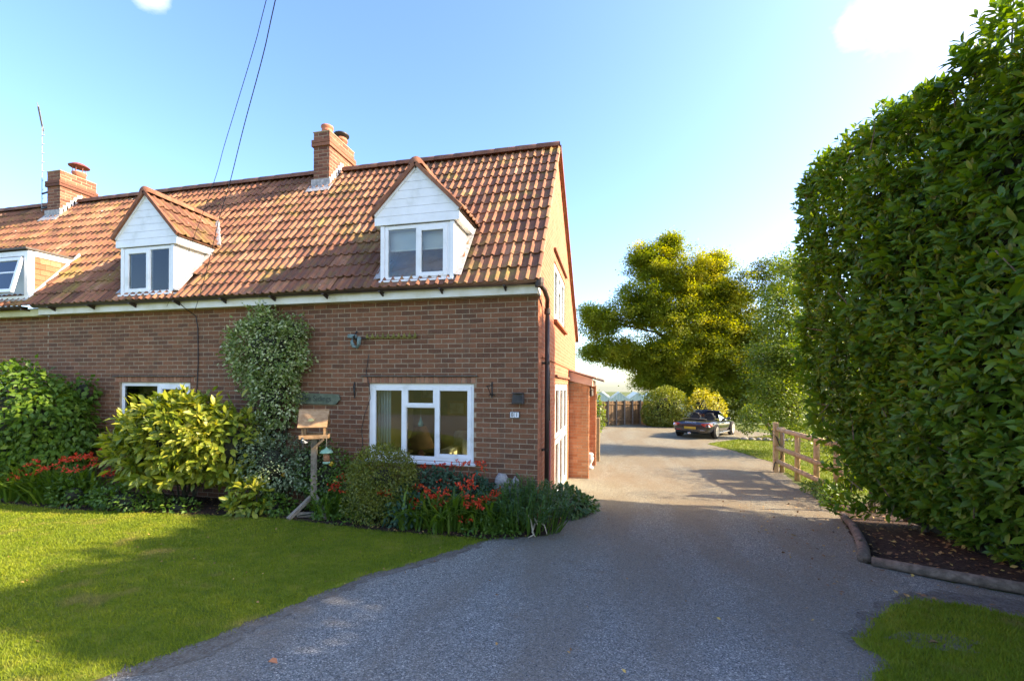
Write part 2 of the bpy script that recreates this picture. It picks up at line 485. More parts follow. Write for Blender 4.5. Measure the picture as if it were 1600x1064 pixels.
def mat_gravel():
    m, nt = newmat('gravel')
    geo = N(nt, 'ShaderNodeNewGeometry')
    vo = N(nt, 'ShaderNodeTexVoronoi', i_Scale=125.0)
    L(nt, geo, 'Position', vo, 'Vector')
    sep = N(nt, 'ShaderNodeSeparateColor')
    L(nt, vo, 'Color', sep, 0)
    r = ramp(nt, [(0, (.068, .073, .071)), (.35, (.140, .147, .138)), (.7, (.208, .214, .197)), (.93, (.30, .30, .275)), (1, (.50, .48, .42))])
    L(nt, sep, 0, r, 0)
    # worn, earthier wheel tracks and leaf-stained edges
    c = r
    mp = N(nt, 'ShaderNodeMapping')
    mp.inputs['Scale'].default_value = (.95, .28, 1)
    mp.inputs['Rotation'].default_value = (0, 0, -.35)
    L(nt, geo, 'Position', mp, 0)
    wt_ = N(nt, 'ShaderNodeTexNoise', i_Scale=1.3, i_Detail=6.0, i_Roughness=.6)
    L(nt, mp, 0, wt_, 'Vector')
    wm = N(nt, 'ShaderNodeMapRange')
    wm.inputs[1].default_value = .40
    wm.inputs[2].default_value = .60
    wm.inputs[4].default_value = .6
    L(nt, wt_, 'Fac', wm, 0)
    wx = N(nt, 'ShaderNodeMixRGB')
    L(nt, wm, 0, wx, 0)
    L(nt, c, 0, wx, 1)
    wx.inputs[2].default_value = (.150, .126, .092, 1)
    c = wx
    c = speck(nt, c, 0, geo, 3.5, .60, .14, (.11, .075, .05), .45)
    c = speck(nt, c, 0, geo, 14, .60, .1, (.24, .19, .14), .3)
    sp = N(nt, 'ShaderNodeSeparateXYZ')
    L(nt, geo, 'Position', sp, 0)
    my = N(nt, 'ShaderNodeMapRange')              # browner gravel up the drive, with the sunlit tan painted in as well
    my.inputs[1].default_value = -3.4
    my.inputs[2].default_value = 1.5
    my.inputs[4].default_value = .85
    L(nt, sp, 1, my, 0)
    mx = N(nt, 'ShaderNodeMixRGB', blend_type='MULTIPLY')
    L(nt, my, 0, mx, 0)
    L(nt, c, 0, mx, 1)
    mx.inputs[2].default_value = (1.15, 1.02, .74, 1)
    p = finish(m, nt, mx, 0, .9, None, .25)
    b = N(nt, 'ShaderNodeBump', i_Strength=.7, i_Distance=.008)
    iv = N(nt, 'ShaderNodeMath', operation='SUBTRACT')
    iv.inputs[0].default_value = 1
    L(nt, vo, 'Distance', iv, 1)
    L(nt, iv, 0, b, 'Height')
    L(nt, b, 0, p, 'Normal')
    return m


M_GRAVEL = mat_gravel()
M_CHIPS = pm('stone_chippings', [(0, (.06, .065, .07)), (.4, (.115, .12, .128)), (.75, (.18, .18, .185)), (.93, (.28, .27, .25)), (1, (.55, .52, .47))], .9, 1.2, .9)

# ------------------------------------------------------------------ object helpers
WOFF = {}
ALIGN = {}


def props(o, label=None, cat=None, group=None, kind=None):
    if label: o['label'] = label
    if cat: o['category'] = cat
    if group: o['group'] = group
    if kind: o['kind'] = kind
    return o


def thing(name, label, cat, loc=(0, 0, 0), rotz=0.0, group=None):
    o = bpy.data.objects.new(name, None)
    o.empty_display_size = .1
    COL.objects.link(o)
    o.location = loc
    o.rotation_euler = (0, 0, rotz)
    WOFF[o.name] = Vector(loc) if rotz == 0 else Vector((0, 0, 0))
    return props(o, label, cat, group)


def link(o, parent, wloc=(0, 0, 0)):
    """link an object whose mesh is given about the world point wloc"""
    COL.objects.link(o)
    w = Vector(wloc)
    if parent is not None:
        o.parent = parent
        o.location = w - WOFF[parent.name]
    else:
        o.location = w
    WOFF[o.name] = w
    return o


class MB:
    def __init__(s):
        s.v = []; s.f = []

    def add(s, verts, faces):
        n = len(s.v)
        s.v.extend([tuple(p) for p in verts])
        s.f.extend([tuple(i + n for i in f) for f in faces])
        return s

    def box(s, a, b, mtx=None):
        (x0, y0, z0), (x1, y1, z1) = a, b
        v = [Vector(p) for p in ((x0, y0, z0), (x1, y0, z0), (x1, y1, z0), (x0, y1, z0), (x0, y0, z1), (x1, y0, z1), (x1, y1, z1), (x0, y1, z1))]
        if mtx is not None: v = [mtx @ p for p in v]
        return s.add(v, [(0, 3, 2, 1), (4, 5, 6, 7), (0, 1, 5, 4), (1, 2, 6, 5), (2, 3, 7, 6), (3, 0, 4, 7)])

    def bar(s, p, q, w, h, up=(0, 0, 1)):
        p = Vector(p); q = Vector(q); d = (q - p)
        y = d.normalized(); x = y.cross(Vector(up))
        if x.length < 1e-5: x = y.cross(Vector((1, 0, 0)))
        x.normalize(); z = x.cross(y)
        v = []
        for c in (p, q):
            for a, b in ((-1, -1), (1, -1), (1, 1), (-1, 1)):
                v.append(c + x * a * w / 2 + z * b * h / 2)
        return s.add(v, [(0, 1, 2, 3), (7, 6, 5, 4), (0, 4, 5, 1), (1, 5, 6, 2), (2, 6, 7, 3), (3, 7, 4, 0)])

    def tube(s, pts, rads, n=8, cap=True):
        pts = [Vector(p) for p in pts]
        if not hasattr(rads, '__len__'): rads = [rads] * len(pts)
        rings = []; ref = Vector((0.13, 0.31, 0.94))
        for i, p in enumerate(pts):
            d = pts[min(i + 1, len(pts) - 1)] - pts[max(i - 1, 0)]
            d.normalize()
            x = d.cross(ref)
            if x.length < 1e-4: x = d.cross(Vector((1, 0, 0)))
            x.normalize(); y = d.cross(x)
            rings.append([p + (x * math.cos(2 * math.pi * k / n) + y * math.sin(2 * math.pi * k / n)) * rads[i] for k in range(n)])
        v = [q for r in rings for q in r]; f = []
        for i in range(len(rings) - 1):
            for k in range(n):
                a = i * n + k; b = i * n + (k + 1) % n
                f.append((a, b, b + n, a + n))
        if cap:
            f.append(tuple(range(n - 1, -1, -1))); f.append(tuple(range(len(v) - n, len(v))))
        return s.add(v, f)

    def lathe(s, prof, c=(0, 0, 0), n=16, axis='z'):
        v = []; f = []
        for r, z in prof:
            for k in range(n):
                a = 2 * math.pi * k / n
                if axis == 'z': p = (c[0] + r * math.cos(a), c[1] + r * math.sin(a), c[2] + z)
                else: p = (c[0] + z, c[1] + r * math.cos(a), c[2] + r * math.sin(a))
                v.append(p)
        for i in range(len(prof) - 1):
            for k in range(n):
                a = i * n + k; b = i * n + (k + 1) % n
                f.append((a, b, b + n, a + n))
        f.append(tuple(range(n - 1, -1, -1))); f.append(tuple(range(len(v) - n, len(v))))
        return s.add(v, f)

    def prism(s, poly, vec):
        n = len(poly); vec = Vector(vec)
        v = [Vector(p) for p in poly] + [Vector(p) + vec for p in poly]
        f = [tuple(range(n - 1, -1, -1)), tuple(range(n, 2 * n))] + [(i, (i + 1) % n, n + (i + 1) % n, n + i) for i in range(n)]
        return s.add(v, f)

    def blob(s, c, r, seed=0, sub=2, amp=.2, freq=1.5):
        bm = bmesh.new(); bmesh.ops.create_icosphere(bm, subdivisions=sub, radius=1)
        v = []
        for q in bm.verts:
            d = q.co.copy()
            k = 1 + amp * mnoise.noise(d * freq + Vector((seed * 3.7, seed * 1.3, 0)))
            v.append((c[0] + d.x * r[0] * k, c[1] + d.y * r[1] * k, c[2] + d.z * r[2] * k))
        f = [tuple(q.index for q in fc.verts) for fc in bm.faces]
        bm.free()
        return s.add(v, f)

    def mesh(s, name, m, smooth=False, off=(0, 0, 0)):
        me = bpy.data.meshes.new(name)
        o = Vector(off)
        me.from_pydata([tuple(Vector(p) - o) for p in s.v], [], s.f)
        if m: me.materials.append(m)
        if smooth: me.polygons.foreach_set('use_smooth', [True] * len(me.polygons))
        bm = bmesh.new(); bm.from_mesh(me); bmesh.ops.recalc_face_normals(bm, faces=bm.faces); bm.to_mesh(me); bm.free()
        me.update()
        return me

    def obj(s, name, m, parent=None, smooth=False, at=None, bevel=0.0):
        """verts are world coords (or the parent's own coords when the parent is turned)"""
        off = Vector(at) if at is not None else (WOFF[parent.name] if parent is not None else Vector((0, 0, 0)))
        o = bpy.data.objects.new(name, s.mesh(name, m, smooth, off))
        link(o, parent, off)
        if bevel:
            b = o.modifiers.new('bevel', 'BEVEL'); b.width = bevel; b.segments = 2; b.limit_method = 'ANGLE'
        return o


def fast_mesh(name, verts, tris, mat, smooth=False):
    me = bpy.data.meshes.new(name)
    verts = np.ascontiguousarray(verts, dtype=np.float32)
    tris = np.ascontiguousarray(tris, dtype=np.int32)
    me.vertices.add(len(verts)); me.vertices.foreach_set('co', verts.ravel())
    me.loops.add(tris.size); me.loops.foreach_set('vertex_index', tris.ravel())
    me.polygons.add(len(tris))
    me.polygons.foreach_set('loop_start', np.arange(0, tris.size, 3, dtype=np.int32))
    me.polygons.foreach_set('loop_total', np.full(len(tris), 3, dtype=np.int32))
    if smooth: me.polygons.foreach_set('use_smooth', np.ones(len(tris), dtype=bool))
    me.update(calc_edges=True)
    me.validate()
    if mat: me.materials.append(mat)
    return me


def meshobj(name, me, parent=None, at=(0, 0, 0)):
    return link(bpy.data.objects.new(name, me), parent, at)


# leaf templates: y along the leaf, x across, z up from its face
T_LAUREL = (np.array([(0, 0, 0), (-.17, .3, .05), (0, .32, 0), (.17, .3, .05), (-.18, .66, .03), (0, .68, -.03), (.18, .66, .03), (0, 1, -.12)]),
            np.array([(0, 2, 1), (0, 3, 2), (1, 2, 5), (1, 5, 4), (2, 3, 6), (2, 6, 5), (4, 5, 7), (5, 6, 7)]))
T_OVATE = (np.array([(0, 0, 0), (-.30, .42, .07), (0, .45, 0), (.30, .42, .07), (0, 1, -.10)]),
           np.array([(0, 2, 1), (0, 3, 2), (1, 2, 4), (2, 3, 4)]))
T_LINEAR = (np.array([(0, 0, 0), (-.07, .5, .02), (.07, .5, .02), (0, 1, -.05)]), np.array([(0, 2, 1), (1, 2, 3)]))
T_TREE = (np.array([(0, 0, 0), (-.42, .5, .06), (.42, .5, .06), (0, 1, -.06)]), np.array([(0, 2, 1), (1, 2, 3)]))
_b = [(-.5, 0, 0), (.5, 0, 0)]
T_STRAP = (np.array([(-.025, 0, 0), (.025, 0, 0), (-.028, .4, .12), (.028, .4, .12), (-.022, .75, .10), (.022, .75, .10), (0, .98, -.10)]),
           np.array([(0, 1, 3), (0, 3, 2), (2, 3, 5), (2, 5, 4), (4, 5, 6)]))


def nrm(a):
    return a / np.maximum(np.linalg.norm(a, axis=1, keepdims=True), 1e-9)


def cloud(pos, axis, up, size, T):
    tv, tf = T
    y = nrm(axis); z = up - (up * y).sum(1, keepdims=True) * y; z = nrm(z); x = np.cross(y, z)
    s = size[:, None, None]
    v = pos[:, None, :] + s * (tv[None, :, 0:1] * x[:, None, :] + tv[None, :, 1:2] * y[:, None, :] + tv[None, :, 2:3] * z[:, None, :])
    n, k = len(pos), len(tv)
    f = tf[None] + (np.arange(n) * k)[:, None, None]
    return v.reshape(-1, 3), f.reshape(-1, 3), (x, y, z)


def rnd_dir(n, rng):
    d = rng.normal(size=(n, 3))
    return nrm(d)


def lump(d, seed, freq=2.2, amp=.18):
    return np.array([1 + amp * mnoise.noise(Vector(p * freq) + Vector((seed * 5.1, seed * 2.3, seed))) * 1.6 for p in d])


def shell_leaves(c, r, n, size, T, seed, inner=.72, droop=.4, upb=.5, lumpf=2.2, amp=.2, zmin=None, front=None, sprays=0):
    """leaves through the outer shell of a lumpy bush; returns arrays"""
    rng = np.random.default_rng(seed)
    d = rnd_dir(n, rng)
    if front is not None:
        d = d[(d @ np.array(front)) > -.35]
    k = lump(d, seed, lumpf, amp)
    rad = k * (inner + (1.03 - inner) * rng.random(len(d)) ** .6)
    if sprays:
        m = rng.random(len(d)) < sprays
        rad = np.where(m, rad * (1 + .22 * rng.random(len(d))), rad)
    p = np.array(c) + d * np.array(r) * rad[:, None]
    out = nrm(d / np.array(r))
    ax = out + np.array([0, 0, -droop]) + rng.normal(size=out.shape) * .55
    up = out * .6 + np.array([0, 0, upb]) + rng.normal(size=out.shape) * .35
    sz = size * (.65 + .6 * rng.random(len(d)))
    if zmin is not None:
        k2 = p[:, 2] > zmin
        p, ax, up, sz = p[k2], ax[k2], up[k2], sz[k2]
    return p, ax, up, sz


def shoots(tips, axes, per, size, rng, reach=.12, spread=.9):
    """leaves set round shoot tips, older ones lower and wider"""
    n = len(tips); axes = nrm(axes)
    p = np.repeat(tips, per, 0); a = np.repeat(axes, per, 0)
    k = np.tile(np.arange(per), n)
    f = (k + rng.random(n * per)) / per                    # 0 tip .. 1 low
    ang = k * 2.4 + np.repeat(rng.random(n) * 6.28, per) + rng.normal(size=n * per) * .25
    ref = np.where(np.abs(a[:, 2:3]) < .8, np.array([[0, 0, 1.0]]), np.array([[1.0, 0, 0]]))
    u = nrm(np.cross(a, ref)); w = np.cross(a, u)
    rad = u * np.cos(ang)[:, None] + w * np.sin(ang)[:, None]
    pos = p - a * (f * reach)[:, None]
    ax = a * (1.15 - 1.0 * f)[:, None] + rad * (.35 + spread * f)[:, None] + np.array([0, 0, -.12]) + rng.normal(size=pos.shape) * .14
    up = a * 1.0 - rad * .2 + np.array([0, 0, .25]) + rng.normal(size=pos.shape) * .12
    sz = size * (.62 + .45 * np.sqrt(f)) * (.8 + .4 * rng.random(n * per)) * np.repeat(.8 + .4 * rng.random(n), per)
    return pos, ax, up, sz


def bush(name, label, cat, lumps, size, T, mat, seed, group=None, core=.48, base=None, stems=True, singles=0, rosette=0, **kw):
    """a shrub: leaves of one or more lumps (centre, radii, count), a solid dark core added to block see-through, stems to the ground"""
    if base is None:
        base = (lumps[0][0][0], lumps[0][0][1], zg(lumps[0][0][1]))
    t = thing(name, label, cat, base, 0, group)
    P = [shell_leaves(c, r, n, size, T, seed + 17 * i, zmin=zg(c[1]) + .02, **kw) for i, (c, r, n) in enumerate(lumps)]
    pos, ax, up, sz = [np.concatenate(q) for q in zip(*P)]
    if rosette:
        r2 = np.random.default_rng(seed + 5)
        keep = r2.random(len(pos)) < 1.0 / rosette * 1.15
        q = [shoots(pos[keep], ax[keep] * .8 + up[keep] * .9, rosette, size, r2, size * .7)]
        loose = (~keep) & (r2.random(len(pos)) < .25)
        q.append((pos[loose], ax[loose], up[loose], sz[loose]))
        pos, ax, up, sz = [np.concatenate(z_) for z_ in zip(*q)]
    foliage(t, pos, ax, up, sz, T, mat, singles, base)
    mb = MB()
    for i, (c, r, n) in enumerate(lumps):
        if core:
            mb.blob(c, [q * core for q in r], seed + i, 2, .3, 1.8)  # added dark core, closes the gaps between leaves
    rng = random.Random(seed)
    if stems:
        for i, (c, r, n) in enumerate(lumps):
            for k in range(4):
                q = Vector(c) + Vector((rng.uniform(-.5, .5) * r[0], rng.uniform(-.5, .5) * r[1], rng.uniform(-.1, .4) * r[2]))
                b = Vector((base[0] + rng.uniform(-.15, .15), base[1] + rng.uniform(-.1, .1), zg(base[1]) - .02))
                mid = (q + b) / 2 + Vector((rng.uniform(-.08, .08), rng.uniform(-.08, .08), 0))
                mb.tube([b, mid, q], [.016, .012, .006], 5)
    if mb.v:
        mb.obj('stems_and_core', M_STEMCORE, t)
    return t


def foliage(t, pos, ax, up, sz, T, mat, singles=0, base=(0, 0, 0)):
    """join the leaves; the ones that show largest become parts of their own"""
    if singles:
        cp = np.array(co.location)
        dv = pos - cp
        dist = np.linalg.norm(dv, axis=1)
        # facing the camera and in front of the bush
        cen = pos.mean(0)
        near = (pos - cen) @ (-(cen - cp) / np.linalg.norm(cen - cp))
        depthv = dv[:, 0] * -.2213 + dv[:, 1] * .9752
        uu = 800 + 675.6 * (dv[:, 0] * .9752 + dv[:, 1] * .2213) / np.maximum(depthv, .05)
        vis = (depthv > .3) & (uu > 0) & (uu < 1590)
        if isinstance(singles, tuple):
            singles, extra = singles
            vis &= extra
        score = np.where(vis, sz / dist, -1) + .004 * near
        score = np.where(vis, score, -9)
        idx = np.argsort(-score)[:singles]
        mask = np.zeros(len(pos), bool); mask[idx] = True
        y = nrm(ax[idx]); z = up[idx] - (up[idx] * y).sum(1, keepdims=True) * y; z = nrm(z); x = np.cross(y, z)
        me = fast_mesh('leaf', T[0], T[1], mat)
        for i, j in enumerate(idx):
            o = bpy.data.objects.new('leaf', me)
            COL.objects.link(o)
            o.parent = t
            o.matrix_local = Matrix(((x[i][0], y[i][0], z[i][0], 0), (x[i][1], y[i][1], z[i][1], 0), (x[i][2], y[i][2], z[i][2], 0), (0, 0, 0, 1))) @ Matrix.Scale(float(sz[j]), 4)
            o.location = Vector(pos[j]) - WOFF[t.name]
        pos, ax, up, sz = pos[~mask], ax[~mask], up[~mask], sz[~mask]
    v, f, _ = cloud(pos, ax, up, sz, T)
    o = meshobj('foliage', fast_mesh('foliage', v - np.array(base), f, mat), t, base)
    o['kind'] = 'stuff'
    return o


# ------------------------------------------------------------------ ground
ZK = [(-14, .94 - .068 * 0), (-9, .612), (5.5, -.374), (24, -.374), (44, -2.0), (80, -6.0), (1600, -15.0)]
ZK[0] = (-3000, .612)


def zg(y):
    for (a, za), (b, zb) in zip(ZK, ZK[1:]):
        if y <= b:
            return za + (zb - za) * (y - a) / (b - a)
    return ZK[-1][1]


def sheet(name, poly, off, mat, label=None, kind='structure', jitter=0.0, seed=0, cut=None):
    """a ground sheet over a polygon, following the fall of the land"""
    rng = random.Random(seed)
    pts = []
    n = len(poly)
    for i in range(n):
        a = Vector(poly[i]); b = Vector(poly[(i + 1) % n])
        k = max(1, int((b - a).length / .07)) if jitter else 1
        if (b - a).length > 12: k = 1
        for j in range(k):
            p = a.lerp(b, j / k)
            if jitter: p = p + Vector((rng.uniform(-1, 1) + 1.6 * mnoise.noise(Vector((p.x * 3.1, p.y * 3.1, seed))), rng.uniform(-1, 1) + 1.6 * mnoise.noise(Vector((p.x * 3.1, p.y * 3.1, seed + 9))))) * jitter
            pts.append(p)
    bm = bmesh.new()
    bm.faces.new([bm.verts.new((p.x, p.y, 0)) for p in pts])
    for y, _ in ZK[1:-1]:
        bmesh.ops.bisect_plane(bm, geom=bm.verts[:] + bm.edges[:] + bm.faces[:], plane_co=(0, y, 0), plane_no=(0, 1, 0))
    bmesh.ops.triangulate(bm, faces=bm.faces[:])
    for v in bm.verts: v.co.z = zg(v.co.y) + off
    bmesh.ops.recalc_face_normals(bm, faces=bm.faces)
    for f in bm.faces:
        if f.normal.z < 0: f.normal_flip()
    me = bpy.data.meshes.new(name); bm.to_mesh(me); bm.free()
    me.materials.append(mat)
    o = meshobj(name, me)
    o['kind'] = kind
    if label: o['label'] = label
    return o


def in_poly(px, py, poly):
    inside = np.zeros(len(px), bool)
    n = len(poly)
    for i in range(n):
        x0, y0 = poly[i]; x1, y1 = poly[(i + 1) % n]
        c = ((y0 > py) != (y1 > py)) & (px < (x1 - x0) * (py - y0) / (y1 - y0 + 1e-12) + x0)
        inside ^= c
    return inside


def zgv(y):
    return np.interp(y, [k[0] for k in ZK], [k[1] for k in ZK])


g = sheet('ground', [(-900, -400), (900, -400), (900, 1500), (-900, 1590)], 0.0, M_FIELD)

LAWN = [(-30, -1.36), (-8.5, -1.34), (-7.0, -1.40), (-5.35, -1.12), (-3.64, -.88), (-1.9, -1.08), (-1.0, -1.03), (-.49, -1.03), (-.30, -.88),
        (-.50, -1.12), (-.75, -1.62), (-1.29, -2.6), (-1.53, -3.43), (-1.72, -4.1), (-2.0, -4.6), (-2.6, -5.4), (-4, -6.6), (-8, -8.0), (-30, -9.0)]
DRIVE = [(-.15, -.80), (.19, -.62), (.33, -.1), (.38, .4), (.62, .7), (.80, 1.2), (.55, 1.55), (.0, 1.9), (.0, 4.9), (.0, 8), (.3, 20.4), (3.3, 23.0), (3.3, 21.5), (6.6, 22), (9.5, 18.5),
         (7.8, 16.6), (6.75, 15.4), (5.05, 13.35), (5.63, 11.4), (6.15, 8.84), (5.75, 7.2), (5.45, 4.9), (5.21, 3.5), (4.66, 1.57), (3.84, -.70), (4.2, -.98), (4.7, -1.24), (5.3, -1.55), (6.3, -2.1), (6.1, -2.3),
         (4.3, -1.92), (4.08, -1.74), (3.68, -1.72), (3.29, -2.08), (2.79, -2.68), (2.83, -2.93), (2.61, -3.23), (2.3, -4.2), (3, -6.3), (9, -8.5), (9, -13), (-12, -13), (-8, -8.0), (-4, -6.6), (-2.6, -5.4), (-2.0, -4.6),
         (-1.72, -4.1), (-1.53, -3.43), (-1.29, -2.6), (-.75, -1.62), (-.50, -1.12), (-.30, -.92)]
LAWN_R = [(2.56, -3.3), (2.83, -2.93), (2.79, -2.68), (3.29, -2.08), (3.68, -1.72), (4.08, -1.74), (4.3, -1.92), (6.2, -2.2), (9, -3), (9, -8.5), (3, -6.3), (2.3, -4.2)]
LAWN_B = [(5.05, 13.35), (5.63, 11.4), (6.15, 8.84), (5.85, 7.2), (5.75, 4.8), (9, 3.2), (26, 2), (26, 30), (10, 30), (9.5, 18.5), (7.8, 16.6), (6.75, 15.4)]
BED_L = [(-30, -1.36), (-8.5, -1.34), (-7.0, -1.40), (-5.35, -1.12), (-3.64, -.88), (-1.9, -1.08), (-1.0, -1.03), (-.49, -1.03), (-.1, -.8), (.19, -.64), (.33, -.1), (.40, .4), (.66, .68), (.84, 1.22),
         (.55, 1.6), (.02, 1.9), (.02, -.0), (-30, .0)]
BED_R = [(4.66, 1.57), (3.84, -.70), (4.2, -.98), (4.7, -1.24), (5.3, -1.55), (6.3, -2.1), (12, -2.2), (12, 4.0), (5.25, 3.5)]
sheet('gravel_drive', DRIVE, .004, M_GRAVEL, jitter=.035, seed=3)
WORN = [(-.30, -.75), (-.02, -.78), (-.38, -1.05), (-.58, -1.6), (-1.10, -2.55), (-1.36, -3.4), (-1.52, -4.1), (-1.9, -4.7), (-2.6, -5.6), (-2.75, -5.3), (-2.1, -4.4), (-1.84, -4.0), (-1.66, -3.4), (-1.42, -2.6), (-.88, -1.7), (-.62, -1.1), (-.45, -.9)]
sheet('worn_edge', WORN, .007, M_WORN, jitter=.045, seed=14)
WORN_R = [(2.5, -3.4), (2.72, -2.93), (2.68, -2.66), (3.22, -2.0), (3.62, -1.60), (4.1, -1.40), (4.9, -1.55), (6.2, -2.1), (6.3, -2.5), (4.3, -2.05), (3.7, -1.85), (3.35, -2.2), (2.9, -2.75)]
sheet('worn_edge', WORN_R, .007, M_WORN, jitter=.045, seed=15)
sheet('front_lawn_turf', LAWN, .010, M_TURF, jitter=.035, seed=4)
sheet('verge_turf', LAWN_R, .010, M_TURF, jitter=.04, seed=5)
sheet('bare_patch', [(3.02, -2.62), (3.25, -2.42), (3.5, -2.38), (3.62, -2.5), (3.5, -2.66), (3.2, -2.74)], .016, M_WORN, jitter=.05, seed=16)
sheet('back_lawn_turf', LAWN_B, .010, M_TURF, jitter=.03, seed=6)
sheet('flower_bed', BED_L, .016, M_SOIL, jitter=.025, seed=7)
sheet('hedge_bed', BED_R, .016, M_SOIL, jitter=.02, seed=8)


def grass(name, poly, bbox, n, seed, hgt=.024, far=1.0, label=None):
    rng = np.random.default_rng(seed)
    x = rng.uniform(bbox[0], bbox[1], n * 3); y = rng.uniform(bbox[2], bbox[3], n * 3)
    m = in_poly(x, y, poly)
    x, y = x[m], y[m]
    # only where the drive's camera can see: thin out with distance
    d = np.hypot(x - 1.03, y + 6.27)
    keep = rng.random(len(x)) < np.clip((3.2 * far / d) ** 1.25, .12, 1)
    depth = (x - 1.03) * -.2213 + (y + 6.27) * .9752
    keep &= depth > 1.6
    x, y, d = x[keep][:n], y[keep][:n], d[keep][:n]
    k = len(x)
    x = x + rng.normal(size=k) * .035; y = y + rng.normal(size=k) * .035
    a = rng.uniform(0, 2 * math.pi, k)
    lean = rng.uniform(.1, .9, k)
    h = hgt * rng.uniform(.5, 1.3, k)
    w = .0022 * np.maximum(1, d / 3.5)
    b = rng.uniform(0, 2 * math.pi, k)
    z = zgv(y) + .008
    p = np.stack([x, y, z], 1)
    wv = np.stack([np.cos(a), np.sin(a), 0 * a], 1) * w[:, None]
    tip = p + np.stack([np.cos(b) * lean * h, np.sin(b) * lean * h, h], 1)
    v = np.stack([p - wv, p + wv, tip], 1).reshape(-1, 3)
    f = np.arange(3 * k).reshape(-1, 3)
    o = meshobj(name, fast_mesh(name, v, f, M_GRASS))
    props(o, label, 'grass', None, 'stuff')
    return o


grass('lawn_grass', LAWN, (-12, -.2, -6.5, -.85), 330000, 11, label='mown green lawn between the flower bed and the curved gravel drive')
grass('verge_grass', LAWN_R, (2.2, 6.5, -4.6, -1.6), 90000, 12, .035, label='shaded grass patch beside the drive below the tall hedge')
grass('garden_grass', LAWN_B, (5, 20, 4.5, 26), 90000, 13, .05, 4.0, label='sunlit back lawn behind the wooden rail fence')


def chips(name, n, seed):
    rng = np.random.default_rng(seed)
    x = rng.uniform(-3, 6, n * 4); y = rng.uniform(-4.8, 3.0, n * 4)
    m = in_poly(x, y, DRIVE); x, y = x[m], y[m]
    d = np.hypot(x - 1.03, y + 6.27)
    keep = rng.random(len(x)) < np.clip((2.6 / d) ** 2, .04, 1)
    x, y, d = x[keep][:n], y[keep][:n], d[keep][:n]
    k = len(x)
    s = rng.uniform(.0022, .0058, k) * (1 + .25 * (rng.random(k) > .95))
    p = np.stack([x, y, zgv(y) + .004 + s * .35], 1)
    base = np.array([(1, 0, 0), (-.3, .9, 0), (-.8, -.6, .1), (.1, .1, .75), (0, 0, -.6)])
    tf = np.array([(0, 1, 3), (1, 2, 3), (2, 0, 3), (1, 0, 4), (2, 1, 4), (0, 2, 4)])
    a = rng.uniform(0, 6.28, k); ca, sa = np.cos(a), np.sin(a)
    b = base[None] * rng.uniform(.7, 1.3, (k, 5, 1))
    bx = b[:, :, 0] * ca[:, None] - b[:, :, 1] * sa[:, None]; by = b[:, :, 0] * sa[:, None] + b[:, :, 1] * ca[:, None]
    v = p[:, None, :] + s[:, None, None] * np.stack([bx, by, b[:, :, 2]], 2)
    f = tf[None] + (np.arange(k) * 5)[:, None, None]
    o = meshobj(name, fast_mesh(name, v.reshape(-1, 3), f.reshape(-1, 3), M_CHIPS))
    props(o, 'loose blue-grey stone chippings strewn over the drive', 'gravel', None, 'stuff')


chips('gravel_chippings', 42000, 21)


def litter(name, poly, bbox, n, seed, label, mat, size=(.02, .05), avoid=None):
    rng = np.random.default_rng(seed)
    x = rng.uniform(bbox[0], bbox[1], n * 5); y = rng.uniform(bbox[2], bbox[3], n * 5)
    m = in_poly(x, y, poly); x, y = x[m][:n], y[m][:n]
    k = len(x)
    p = np.stack([x, y, zgv(y) + .024 + .012 * rng.random(k)], 1)
    ax = np.stack([rng.normal(size=k), rng.normal(size=k), .25 * rng.normal(size=k)], 1)
    up = np.stack([.35 * rng.normal(size=k), .35 * rng.normal(size=k), np.ones(k)], 1)
    v, f, _ = cloud(p, ax, up, rng.uniform(size[0], size[1], k), T_OVATE)
    o = meshobj(name, fast_mesh(name, v, f, mat))
    props(o, label, 'leaf litter', None, 'stuff')


litter('leaf_litter', BED_R, (3.8, 6.3, -2, 3), 900, 31, 'brown dead leaves lying on the soil under the tall hedge', M_DRYLEAF, (.025, .075))
litter('bed_litter', BED_L, (-9.5, .9, -1.45, 1.6), 1800, 32, 'dry leaf litter along the flower bed by the house', M_DRYLEAF, (.015, .045))
litter('drive_litter', DRIVE, (3.0, 5.4, -2.3, 3.8), 260, 33, 'scattered dead leaves on the drive beside the log edging', M_DRYLEAF, (.02, .06))
litter('gravel_litter', DRIVE, (-1.5, 3.5, -4.2, 3), 70, 35, 'few small dry leaves and twigs scattered over the middle of the drive', M_DRYLEAF, (.012, .04))
litter('lawn_litter', LAWN, (-8, -.6, -4.2, -1.0), 120, 34, 'small pale fallen leaves dotted over the front lawn', M_DRYLEAF, (.015, .035))

